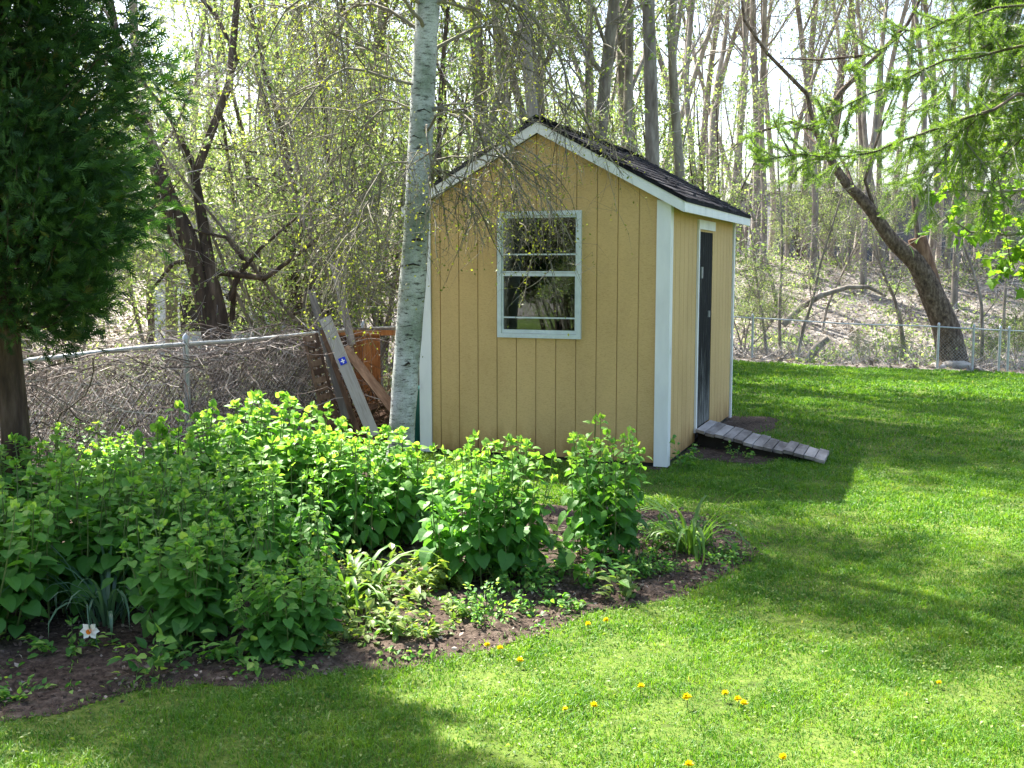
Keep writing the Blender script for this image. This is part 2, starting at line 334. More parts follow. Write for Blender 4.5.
# ------------------------------------------------------------------ leaf templates (x side, y forward, z normal)
def leaf_tpl(outline, fold=.12, droop=.25):
    """outline: right-hand points (x,y) from base to tip; mirrored; folded on the midrib"""
    n = len(outline); V = []
    ys = [p[1] for p in outline]
    for x, y in outline: V.append((0, y if y > 0 else 0, -droop * max(y, 0) ** 2))
    for sgn in (1, -1):
        for x, y in outline: V.append((sgn * x, y, fold * x * 2 - droop * max(y, 0) ** 2 * 1.0))
    F = []
    for i in range(n - 1):
        F.append([i, n + i, n + i + 1]); F.append([i, n + i + 1, i + 1])
        F.append([i, 2 * n + i + 1, 2 * n + i]); F.append([i, i + 1, 2 * n + i + 1])
    return np.array(V, float), np.array(F)
HEART = leaf_tpl([(.02,0), (.34,-.14), (.52,.08), (.54,.34), (.43,.60), (.22,.84), (0,1)], .10, .30)
OVAL = leaf_tpl([(.0,0), (.24,.25), (.27,.55), (.0,1)], .15, .3)
SMALL = (np.array([(0,0,0), (.32,.5,.08), (0,1,-.1), (-.32,.5,.08)], float), np.array([[0,1,2],[0,2,3]]))
def maple_tpl():
    pts = [(0,0)]
    rad = [(.15,-.05,.25),(.95,.1,0),(.35,.33,0),(.85,.62,0)]
    out = [(0.04,0),(.22,-.12),(.5,.0),(.35,.14),(.62,.42),(.34,.42),(.2,.62),(0,1)]
    return leaf_tpl(out, .06, .25)
MAPLE = maple_tpl()
def fan_tpl():
    V = [(0,0,0)]; F = []
    def lobe(a, l, w, y0=0.0, x0=0.0):
        i = len(V); ca, sa = math.cos(a), math.sin(a)
        V.append((x0 - w * ca, y0 + w * sa, .0)); V.append((x0 + w * ca, y0 - w * sa, .0)); V.append((x0 + sa * l, y0 + ca * l, -.06 * l))
        F.append([i, i + 1, i + 2])
    lobe(0, 1.0, .05)
    for k, (y, l) in enumerate([(.12,.5), (.25,.55), (.38,.5), (.52,.42), (.66,.3), (.8,.2)]):
        sg = 1 if k % 2 else -1
        lobe(sg * .6, l * 1.15, .035, y); lobe(-sg * .55, l, .035, y + .05)
    return np.array(V, float), np.array(F)
FAN = fan_tpl()

def rdir(N, up=0.0, spread=1.0):
    v = np.random.randn(N, 3) * spread; v[:, 2] += up
    return v / np.linalg.norm(v, axis=1)[:, None]

# ------------------------------------------------------------------ terrain, lawn, bed
def sheet(name, xs, ys, zoff, mat, mask=None, jitter=0.0):
    X, Y = np.meshgrid(xs, ys); Z = terrain(X, Y) + zoff
    if jitter: Z = Z + np.random.randn(*Z.shape) * jitter
    V = np.stack([X, Y, Z], -1).reshape(-1, 3); nx = len(xs); ny = len(ys)
    i = np.arange(ny - 1)[:, None] * nx; j = np.arange(nx - 1)[None]
    Q = np.stack([i + j, i + j + 1, i + nx + j + 1, i + nx + j], -1).reshape(-1, 4)
    if mask is not None:
        c = V[Q].mean(1); Q = Q[mask(c[:, 0], c[:, 1])]
    bf = Buf(); bf.add(V, Q, 0.5); return bf.build(name, mat, smooth=True)
gx = np.concatenate([np.linspace(-900, -40, 12), np.linspace(-36, 44, 120), np.linspace(48, 900, 12)])
gy = np.concatenate([np.linspace(-300, -12, 8), np.linspace(-10, 60, 120), np.linspace(66, 1500, 16)])
kind(sheet('ground', gx, gy, 0.0, M['litter']), 'structure')

# polygons in ground coordinates (traced from the photograph's borders)
def inside(poly, x, y):
    x = np.asarray(x); y = np.asarray(y); c = np.zeros(x.shape, bool); n = len(poly); j = n - 1
    for i in range(n):
        xi, yi = poly[i]; xj, yj = poly[j]
        cond = ((yi > y) != (yj > y)) & (x < (xj - xi) * (y - yi) / (yj - yi + 1e-12) + xi)
        c ^= cond; j = i
    return c
BED = [G(*p) for p in [(-260,760), (0,724), (60,716), (130,694), (200,686), (250,690), (300,680), (360,672), (410,670), (470,655), (540,638), (590,614), (640,606), (690,596), (730,574), (758,556), (744,540), (716,522), (690,512), (640,510), (560,506), (480,500), (430,486), (380,476), (300,458), (100,446), (-200,446)]]
FENCE_L = [(-6.6, 4.0), (-3.95, 8.5), (-3.09, 10.4), (-2.2, 12.0), (0.0, 15.6)]       # left fence line (x,y)
LAWN = [(-30, -34), (-12, 2), (-7.2, 4.5), (-4.3, 8.5), (-3.4, 10.4), (-2.6, 11.5), (-1.2, 12.4), (2.0, 15.5), (3.6, 24.6), (16, 25.2), (24, 24), (26, -34)]
SHED_O = np.array([-0.90, 11.07]); SHED_A = R(-20.6); SU = np.array([math.cos(SHED_A), math.sin(SHED_A)]); SV = np.array([-math.sin(SHED_A), math.cos(SHED_A)])
SW, SL = 2.5, 3.6
def shed_xy(x, y):
    p = np.stack([np.asarray(x) - SHED_O[0], np.asarray(y) - SHED_O[1]], -1); return p @ SU, p @ SV
def not_shed(x, y, m=.05):
    a, c = shed_xy(x, y); return ~((a > -m) & (a < SW + m) & (c > -m) & (c < SL + m))
def edge_noise(x, y): return .05 * np.sin(x * 9 + y * 4) + .04 * np.sin(x * 23 - y * 17)
def bare(x, y):      # worn patches beside the shed and under the ramp
    a, c = shed_xy(x, y)
    p1 = ((a - SW) > 0) & ((a - SW) < .95 + .1 * np.sin(c * 7)) & (c > .55) & (c < 2.2 - .4 * (a - SW))
    p2 = ((a - SW - .15) / .5) ** 2 + ((c - 3.3) / .75) ** 2 < 1 + .3 * np.sin(a * 9)
    p3 = (c < .0) & (c > -.14)
    return p1 | p2 | (p3 & (a > 0) & (a < SW))
lawn = sheet('lawn', np.linspace(-30, 26, 400), np.linspace(-34, 25.6, 420), .008, M['lawn'],
             lambda x, y: inside(LAWN, x, y)); kind(lawn, 'structure')
kind(sheet('bare_soil', np.linspace(1.2, 5, 90), np.linspace(9, 16, 150), .014, M['soil'], lambda x, y: bare(x, y)), 'structure')
bx = np.linspace(-6, 2, 400); by = np.linspace(3.6, 12, 420)
def bedsheet():
    X, Y = np.meshgrid(bx, by); Z0 = .014 * np.random.rand(*X.shape) + .012 * (1 + np.sin(X * 5) * np.sin(Y * 4)); fr_ = np.zeros(X.shape)
    for k in range(10): fr_ += inside(BED, (X + .12 * math.cos(k * .628)).ravel(), (Y + .12 * math.sin(k * .628)).ravel()).reshape(X.shape)
    Z = terrain(X, Y) + .0105 + Z0 * np.clip((fr_ / 10 - .55) * 2.2, 0, 1)
    V = np.stack([X, Y, Z], -1).reshape(-1, 3); nx = len(bx); ny = len(by)
    i = np.arange(ny - 1)[:, None] * nx; j = np.arange(nx - 1)[None]
    Q = np.stack([i + j, i + j + 1, i + nx + j + 1, i + nx + j], -1).reshape(-1, 4); c = V[Q].mean(1)
    Q = Q[inside(BED, c[:, 0] , c[:, 1])]
    bf = Buf(); bf.add(V, Q, .5); return bf.build('soil_bed', M['soil'], smooth=True)
kind(bedsheet(), 'structure')

# grass blades: real geometry, finer and denser near the camera
def grass():
    bf = Buf()
    for y0, y1, dens, h, w in [(3.3, 5.2, 13500, .036, .0046), (5.2, 7.5, 9000, .038, .006), (7.5, 11, 5000, .042, .0085), (11, 16, 1500, .05, .013), (16, 25.4, 620, .06, .024)]:
        xl, xr = -.5 * y1 - 1.9, .5 * y1 + 2.9
        n = int((xr - xl) * (y1 - y0) * dens); x = np.random.uniform(xl, xr, n); y = np.random.uniform(y0, y1, n)
        ok = (x > -.5 * y - 1.8) & (x < .5 * y + 2.8) & inside(LAWN, x, y) & ~inside(BED, x + np.random.randn(n) * np.where(np.random.rand(n) < .3, .12, .03), y + edge_noise(x, y) * .5 + np.random.randn(n) * np.where(np.random.rand(n) < .3, .12, .03)) & ~bare(x + np.random.randn(n) * .09, y + np.random.randn(n) * .09) & not_shed(x, y)
        pn = np.sin(x * 5.1 + 1.7 * np.sin(y * 3.3)) * np.sin(y * 4.3 + 1.3 * np.sin(x * 2.9))
        ok &= np.random.rand(n) < .78 + .3 * pn
        x = x[ok]; y = y[ok]; pn = pn[ok]; n = len(x); z = terrain(x, y)
        pm = np.sin(x * 13 + 2 * np.sin(y * 9)) * np.sin(y * 11 + 2 * np.sin(x * 8)); hh = h * np.random.uniform(.5, 1.25, n) * (1 + .25 * pn + .3 * pm); a = np.random.rand(n) * 6.283
        lean = np.random.randn(n, 2) * .55; ww = w * np.random.uniform(.7, 1.2, n)
        d = np.stack([np.cos(a), np.sin(a), np.zeros(n)], 1) * ww[:, None] * .5
        P = np.stack([x, y, z], 1); Mid = P + np.stack([lean[:, 0] * hh * .35, lean[:, 1] * hh * .35, hh * .6], 1)
        Tp = P + np.stack([lean[:, 0] * hh, lean[:, 1] * hh, hh * (1 - .2 * np.minimum(1, np.abs(lean).sum(1)))], 1)
        V = np.stack([P - d, P + d, Mid - d * .8, Mid + d * .8, Tp], 1).reshape(-1, 3)
        F = np.array([[0,1,3],[0,3,2],[2,3,4]])[None] + (np.arange(n) * 5)[:, None, None]
        bf.add(V, F.reshape(-1, 3), np.repeat(np.clip(np.random.rand(n) * .85 + (np.random.rand(n) < .03) * .6, 0, 1.2), 5))
    return bf.build('grass', M['grass'])
kind(grass(), 'stuff', 'short green lawn grass in patches of sun and shade')

def weeds():
    np.random.seed(61); b = Buf(); Ps = []
    for _ in range(420):
        cy = random.uniform(4, 13); cx = random.uniform(-.5, .55) * cy; r = random.uniform(.04, .22); m = int(r * 260)
        p = np.random.randn(m, 3) * (r, r, 0); p[:, 0] += cx; p[:, 1] += cy; Ps.append(p)
    P = np.concatenate(Ps); ok = inside(LAWN, P[:, 0], P[:, 1]) & ~inside(BED, P[:, 0], P[:, 1]) & ~bare(P[:, 0], P[:, 1]) & not_shed(P[:, 0], P[:, 1]); P = P[ok]; n = len(P)
    P[:, 2] = terrain(P[:, 0], P[:, 1]) + np.random.uniform(.02, .038, n)
    b.scatter(*OVAL, P, rdir(n) * (1, 1, .3), rdir(n, 2.0), np.random.uniform(.012, .026, n)); return b.build('clover', M['leaf_pale'])
kind(weeds(), 'stuff', 'small pale clover leaves scattered through the lawn')

# ------------------------------------------------------------------ the shed
def shed():
    root = empty('garden_shed', (SHED_O[0], SHED_O[1], 0), 'tan board-sided garden shed with white trim and black shingled gable roof', 'shed', rz=SHED_A)
    H, AP = 2.50, 3.175                                   # wall height, inner apex height
    sl = (AP - H) / (SW / 2)
    top = lambda x: H + sl * (SW / 2 - abs(x - SW / 2))
    wx0, wx1, wz0, wz1 = .84, 1.655, 1.235, 2.415           # window opening
    b0 = .06                                             # siding starts above grade
    f = Buf()
    edges = [0.10] + [x for x in np.arange(.20, 2.42, .203)] + [SW - .10]
    for i in range(len(edges) - 1):
        x0, x1 = edges[i] + .0045, edges[i + 1] - .0045
        ins = x1 > wx0 and x0 < wx1
        def piece(xa, xb, za, tops):
            f.prism([(xa, za)] + [(xb, za)] + tops, -.012, 0.0)
        def tops(xa, xb):
            t = [(xb, top(xb))]
            if xa < SW / 2 < xb: t.append((SW / 2, top(SW / 2)))
            t.append((xa, top(xa))); return t
        if not ins: piece(x0, x1, b0, tops(x0, x1))
        else:
            if x0 < wx0 - .01: piece(x0, wx0, b0, tops(x0, wx0))
            if x1 > wx1 + .01: piece(wx1, x1, b0, tops(wx1, x1))
            a, c = max(x0, wx0), min(x1, wx1)
            piece(a, c, b0, [(c, wz0), (a, wz0)]); piece(a, c, wz1, tops(a, c))
    # backing sheet seen only at the bottom of each groove
    for lo, hi in [((0, 0), (wx0, 0)), ((wx1, 0), (SW, 0))]:
        pts = [(lo[0], b0), (hi[0], b0), (hi[0], top(hi[0])), (lo[0], top(lo[0]))]
        f.prism(pts, .001, .04)
    f.prism([(wx0, b0), (wx1, b0), (wx1, wz0), (wx0, wz0)], .001, .04)
    f.prism([(wx0, wz1), (wx1, wz1), (wx1, top(wx1)), (SW/2, AP), (wx0, top(wx0))], .001, .04)
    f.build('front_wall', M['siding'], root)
    # side walls; door side has an opening
    s = Buf(); dy0, dy1, dz1 = 1.37, 2.22, 2.27; 
    ed = list(np.arange(.08, SL - .05, .203)) + [SL - .06]
    for i in range(len(ed) - 1):
        y0, y1 = ed[i] + .004, ed[i + 1] - .004
        segs = [(y0, y1, b0, H)]
        if y1 > dy0 and y0 < dy1:
            segs = [(max(y0, dy0), min(y1, dy1), dz1, H)]
            if y0 < dy0: segs.append((y0, dy0, b0, H))
            if y1 > dy1: segs.append((dy1, y1, b0, H))
        for a, c, z0, z1 in segs: s.box((SW, a, z0), (SW + .012, c, z1))
    for a, c, z0 in [(0.045, dy0, b0), (dy1, SL - .045, b0), (dy0, dy1, dz1)]: s.box((SW - .04, a, z0), (SW - .001, c, H))
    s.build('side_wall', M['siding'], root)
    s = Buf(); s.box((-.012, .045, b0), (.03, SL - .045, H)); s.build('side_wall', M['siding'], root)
    s = Buf(); s.prism([(0, b0), (SW, b0), (SW, H), (SW/2, AP), (0, H)], SL - .04, SL); s.build('rear_wall', M['siding'], root)
    s = Buf(); s.box((.05, .05, .05), (SW - .05, SL - .05, .16)); s.build('floor', M['dark'], root)
    s = Buf(); s.box((.02, .02, -.05), (SW - .02, SL - .02, .06)); s.build('skid_base', M['dark'], root)
    # inner lining: shelves and posts in the gloom behind the window
    s = Buf(); s.box((.1, SL - .5, .9), (SW - .1, SL - .1, .94)); s.box((.1, SL - .5, 1.5), (SW - .1, SL - .1, 1.54)); s.build('shelf', M['board_brown'], root)
    # corner trims
    for x0, x1, y0, y1 in [(-.03, .10, -.03, -.0125), (SW - .10, SW + .032, -.034, -.0125), (SW + .0125, SW + .032, -.0120, .085), (SW + .0125, SW + .034, SL - .055, SL + .02), (-.032, -.0125, -.0120, .08)]:
        t = Buf(); xm = (x0 + x1) / 2
        if y0 < -.02: t.prism([(x0, .03), (x1, .03), (x1, min(top(x1), H + .02)), (x0, min(top(x0), H + .02))], y0, y1)
        else: t.box((x0, y0, .03), (x1, y1, H - .01))
        t.build('corner_trim', M['white_paint'], root)
    # roof: two slabs with courses of shingles
    EX = .155; OF, OB = .09, .20; TH = .09
    nrm = math.hypot(1, sl)
    for sg in (1, -1):
        u = lambda a, dz: (SW / 2 + sg * a, AP + .0 - sl * a + dz)       # a: distance from ridge
        W2 = SW / 2 + EX
        deck = Buf()
        P = [u(0, .03), u(W2, .03), u(W2, .03 + .055), u(0, .03 + .055)]
        deck.prism(P if sg > 0 else P[::-1], -OF + .03, SL + OB - .03); deck.build('roof_deck', M['board'], root)
        sh = Buf(); nc = 11; L_ = W2 + .03
        for k in range(nc):
            a0 = L_ - k * L_ / nc; a1 = a0 - L_ / nc - .03
            a1 = max(a1, 0)
            y = -OF - .03
            while y < SL + OB + .03:
                wd = .14 * random.uniform(.85, 1.15); y1 = min(y + wd, SL + OB + .03); j = random.uniform(-.006, .01)
                lift = random.uniform(.012, .024) + (random.random() < .08) * .015
                q0 = u(a0 + j, .122 + lift * .8); q1 = u(a1, .1255); q0b = u(a0 + j, .1225)
                V = [(q0b[0], y, q0b[1]), (q0b[0], y1, q0b[1]), (q0[0], y1 - .004, q0[1]), (q0[0], y, q0[1]), (q1[0], y1 - .004, q1[1]), (q1[0], y, q1[1])]
                rr = random.random()
                sh.add(V, [[0,1,2,3],[3,2,4,5]], rr)
                # side edges so the gable end reads as a stack of shingles
                y = y1
        a = [u(0, .0895), u(L_, .0895), u(L_, .124), u(0, .124)]
        sh.prism(a, -OF - .03, -OF + .0); sh.prism(a, -OF + .002, SL + OB + .028)
        sh.build('shingles', M['shingle'], root)
        # rake board (front) and fascia along the eave
        rk = Buf(); a = [u(0.0, -.012), u(W2 + .0, -.012), u(W2, .088), u(0.0, .088)]
        rk.prism(a, -OF - .02, -OF + .0015); rk.build('rake_board', M['white_paint'], root)
        rb = Buf(); rb.prism(a, SL + OB, SL + OB + .02); rb.build('rake_board', M['white_paint'], root)
        fa = Buf(); x0 = SW / 2 + sg * (W2 + .002); x1 = x0 + sg * .02; zz = u(W2, 0)[1]
        fa.box((min(x0, x1), -OF - .018, zz - .015), (max(x0, x1), SL + OB + .018, zz + .084)); fa.build('fascia', M['white_paint'], root)
        so = Buf(); so.box((min(SW/2 + sg * (SW/2 + .014), x0), -OF + .01, H - sl * .0 - .07), (max(SW/2 + sg * (SW/2 + .014), x0), SL + .1, H - .058)); 
    cap = Buf()
    for k in range(22):
        y0 = -OF - .035 + k * .18
        for sg in (1, -1):
            V = [(SW/2, y0, AP + .158), (SW/2, y0 + .22, AP + .142), (SW/2 + sg * .14, y0 + .22, AP + .142 - sl * .14), (SW/2 + sg * .14, y0, AP + .158 - sl * .14)]
            V += [(v[0], v[1], v[2] - .014) for v in V[:1] + V[3:]]
            cap.add(V, [[0,1,2,3],[0,3,5,4]], random.random())
    cap.build('ridge_cap', M['shingle'], root)
    # window
    fr = Buf(); w = .035
    def ring(bf, x0, x1, z0, z1, w, y0, y1, wt=None, wb=None):
        wt = wt or w; wb = wb or w
        bf.box((x0, y0, z0), (x1, y1, z0 + wb)); bf.box((x0, y0, z1 - wt), (x1, y1, z1))
        bf.box((x0, y0, z0 + wb), (x0 + w, y1, z1 - wt)); bf.box((x1 - w, y0, z0 + wb), (x1, y1, z1 - wt))
    win = Buf(); ring(win, wx0 - .02, wx1 + .02, wz0 - .02, wz1 + .02, .042, -.040, -.0125)
    wo = win.build('window', M['frame_white'], root)
    zm = (wz0 + wz1) / 2 + .0
    lo = Buf(); ring(lo, wx0 + .024, wx1 - .024, wz0 + .024, zm + .018, .018, -.030, -.008, .03, .035); lo.build('sash', M['frame_white'], wo)
    up = Buf(); ring(up, wx0 + .024, wx1 - .024, zm + .022, wz1 - .024, .014, -.024, -.004, .02, .014); up.build('sash', M['frame_white'], wo)
    for z in (zm + .19, wz0 + .17): 
        br = Buf(); br.box((wx0 + .04, -.026, z), (wx1 - .04, -.0195, z + .014)); br.build('glazing_bar', M['frame_white'], wo)
    for z0, z1, yy in [(wz0 + .058, zm - .012, -.018), (zm + .036, wz1 - .044, -.014)]:
        g = Buf(); g.box((wx0 + .04, yy, z0), (wx1 - .04, yy + .003, z1)); g.build('pane', M['glass'], wo)
    # door
    dr = Buf(); n = 7
    for k in range(n):
        a = dy0 + .01 + k * (dy1 - dy0 - .02) / n; c = a + (dy1 - dy0 - .02) / n - .006
        dr.box((SW - .010, a, .19), (SW + .010, c, dz1 + .02))
    dr.box((SW - .035, dy0 + .005, .19), (SW - .0105, dy1 - .005, dz1 + .02))
    do = dr.build('door', M['door'], root)
    for z0, z1 in ((1.78, 1.90), (1.35, 1.42)):
        hd = Buf(); hd.box((SW + .0105, dy1 - .22 if z0 < 1.5 else dy0 + .18, z0), (SW + .03, (dy1 - .22 if z0 < 1.5 else dy0 + .18) + .035, z1)); hd.build('handle' if z0 < 1.5 else 'latch', M['metal'], do)
    df = Buf(); w = .055
    df.box((SW + .0125, dy0 - w, .16), (SW + .034, dy0 + .004, dz1 + .0205)); df.box((SW + .0125, dy0 - w, dz1 + .022), (SW + .036, dy1 + .02, dz1 + .12))
    df.build('door_frame', M['white_paint'], root)
    return root
m, nt, N, L, b = newmat('worn_black_door'); M['door'] = m       # black paint worn to grey boards at the foot
n1 = noise(nt, 10, 5, .65, mapscale=(4,4,.35)); tc = N.new('ShaderNodeTexCoord'); sx = N.new('ShaderNodeSeparateXYZ'); L.new(tc.outputs['Object'], sx.inputs[0])
mr = N.new('ShaderNodeMapRange'); mr.inputs[1].default_value = .2; mr.inputs[2].default_value = 1.1; mr.inputs[3].default_value = .24; mr.inputs[4].default_value = .0
L.new(sx.outputs[2], mr.inputs[0]); ad = N.new('ShaderNodeMath'); ad.operation = 'ADD'; L.new(mr.outputs[0], ad.inputs[0]); L.new(n1.outputs[0], ad.inputs[1])
r = ramp(nt, [(0.3, (.007,.007,.008)), (0.6, (.016,.017,.018)), (0.68, (.10,.105,.10)), (0.85, (.24,.24,.225))]); L.new(ad.outputs[0], r.inputs[0]); L.new(r.outputs[0], b.inputs['Base Color'])
b.inputs['Roughness'].default_value = .85; b.inputs['Specular IOR Level'].default_value = .1; bump(nt, b, n1.outputs[0], .4, .003)
shed()

# ramp
def ramp_obj():
    o = SHED_O + SU * (SW + .045)
    root = empty('wooden_ramp', (o[0], o[1], 0), 'weathered grey plank ramp sloping from the shed door to the lawn', 'ramp', rz=SHED_A)
    Lr = 1.36; z0, z1 = .20, .035; n = 13; ya = lambda x: 1.26 - .52 * x / Lr; yb = lambda x: 2.06 - .76 * x / Lr
    for k in range(n):
        a0 = k * Lr / n; a1 = a0 + Lr / n - random.uniform(.006, .016); za = z0 + (z1 - z0) * a0 / Lr; zb = z0 + (z1 - z0) * a1 / Lr
        d0 = random.uniform(-.03, .03); d1 = random.uniform(-.03, .03) - (.06 if k in (8,) else 0); dz = random.uniform(-.005, .006) + (.012 if k >= 9 else 0); tw_ = random.uniform(-.006, .006)
        p = Buf(); ny = 7; T_ = np.linspace(0, 1, ny); V = []
        for x, z in ((a0, za), (a1, zb)):
            y0, y1 = ya(x) + d0, yb(x) + d1; w_ = np.random.uniform(-.002, .002, ny)
            for q in range(ny): V.append((x + random.uniform(-.002, .002), y0 + (y1 - y0) * T_[q], z + dz + tw_ * (T_[q] - .5) + w_[q]))
        V = np.array(V); W_ = V.copy(); W_[:, 2] -= .032; N_ = len(V); F = [[q, ny + q, ny + q + 1, q + 1] for q in range(ny - 1)]; F += [[N_ + f[0], N_ + f[3], N_ + f[2], N_ + f[1]] for f in F]
        for q in range(ny - 1): F += [[q, q + 1, N_ + q + 1, N_ + q], [ny + q, N_ + ny + q, N_ + ny + q + 1, ny + q + 1]]
        F += [[0, N_, N_ + ny, ny], [ny - 1, 2 * ny - 1, N_ + 2 * ny - 1, N_ + ny - 1]]
        p.add(np.concatenate([V, W_]), F, random.random()); p.build('plank', M['ramp'], root)
    for f in (.15, .85):
        s = Buf(); y = lambda x: ya(x) + (yb(x) - ya(x)) * f; e = Lr - .05
        V = [(0, y(0), -.02), (e, y(e), -.02), (e, y(e), z1 - .03), (0, y(0), z0 - .04)]; V += [(a_, b_ + .05, c_) for a_, b_, c_ in V]
        s.add(V, [[0,1,2,3],[7,6,5,4],[0,4,5,1],[1,5,6,2],[2,6,7,3],[3,7,4,0]], .5); s.build('stringer', M['dark'], root)
ramp_obj()

# ------------------------------------------------------------------ trees
def norm(v): return v / (np.linalg.norm(v) + 1e-9)
def wander(p0, d, L, n, wob, up=0.0):
    pts = [np.array(p0, float)]; d = norm(np.array(d, float)); st = L / n
    for i in range(n):
        d = norm(d + np.random.randn(3) * wob + np.array([0, 0, up])); pts.append(pts[-1] + d * st)
    return np.array(pts)
def at_frac(pts, t):
    f = t * (len(pts) - 1); i = min(int(f), len(pts) - 2); return pts[i] + (pts[i+1] - pts[i]) * (f - i), norm(pts[i+1] - pts[i])
def side(d, ang):
    r = np.random.randn(3); p = norm(np.cross(d, r)); return norm(d * math.cos(ang) + p * math.sin(ang))
def gen(trunk, radii, n_limb, limb_from=.4, limb_len=3.0, levels=2, kids=5, ang=(35, 60), up=.06, droop=0.0,
        twigs=1500, twig_len=(.25, .6), leaves=3000, leaf=.05, wob=.12, sides=8, tpl=SMALL, leaf_spread=.08, twig_r=.004, limb_r=.38):
    """returns (wood, twigs, leaves) buffers for a tree along the given trunk polyline"""
    wood = Buf(); tw = Buf(); lf = Buf()
    P = np.asarray(trunk, float); nn = max(8, len(P) * 3); t = np.linspace(0, 1, nn); ti = np.linspace(0, 1, len(P))
    P = np.stack([np.interp(t, ti, P[:, k]) for k in range(3)], 1)
    P = np.concatenate([P[:1], (P[:-2] + 2 * P[1:-1] + P[2:]) / 4, P[-1:]]); Rr = np.interp(t, ti, radii)
    wood.tube(P, Rr, sides, .5)
    ends = []
    def grow(p, d, r, L, lev):
        n = max(3, int(L / .35)); n = min(n, 8)
        pts = wander(p, d, L, n, wob, up - droop * (lev > 0)); rr = np.linspace(r, r * .3, len(pts))
        wood.tube(pts, rr, 6 if lev == 0 else (5 if r > .02 else 4), .5)
        ends.append((pts, L * (1 if lev else .5)))
        if lev < levels:
            for k in range(kids if lev else kids + 1):
                f = random.uniform(.25, 1.0); q, dd = at_frac(pts, f)
                grow(q, side(dd, R(random.uniform(*ang))), r * .5 * (1.1 - .4 * f), L * random.uniform(.35, .6), lev + 1)
    for k in range(n_limb):
        f = limb_from + (1 - limb_from) * (k + random.random()) / n_limb; q, dd = at_frac(P, min(f, .999)); r = np.interp(f, t, Rr)
        grow(q, side(dd, R(random.uniform(*ang))), r * limb_r * random.uniform(.7, 1.3), limb_len * random.uniform(.6, 1.2) * (1.15 - .5 * f), 0)
    w = np.array([e[1] for e in ends]); idx = np.random.choice(len(ends), twigs, p=w / w.sum())
    P0 = np.zeros((twigs, 3)); D = np.zeros((twigs, 3))
    fr = np.random.uniform(.2, 1, twigs)
    for i, j in enumerate(idx):
        P0[i], D[i] = at_frac(ends[j][0], fr[i])
    D = D * .8 + rdir(twigs, .15 - droop * 6) * .9
    L = np.random.uniform(*twig_len, twigs); bend = np.random.randn(twigs, 3) * .2; bend[:, 2] -= droop * 3
    a, b_, c = tw.sticks(P0, D, L, twig_r, bend)
    if leaves:
        j = np.random.randint(0, twigs, leaves); s = np.random.rand(leaves)[:, None]
        pos = np.where(s < .5, a[j] + (b_[j] - a[j]) * s * 2, b_[j] + (c[j] - b_[j]) * (s * 2 - 1)) + np.random.randn(leaves, 3) * leaf_spread * .4
        lf.scatter(*tpl, pos, rdir(leaves, -.2), rdir(leaves, .9), leaf * np.random.uniform(.5, 1.3, leaves))
    return wood, tw, lf
def tree_obj(name, loc, bufs, mats, label, cat, group=None, rz=0.0):
    o = empty(name, loc, label, cat, group, rz)
    bufs[0].build('trunk', mats[0], o, smooth=True)
    if bufs[1].n: bufs[1].build('twigs', mats[1], o)
    if bufs[2].n: bufs[2].build('foliage', mats[2], o)
    return o
def gz(x, y): return float(terrain(x, y)) - .03

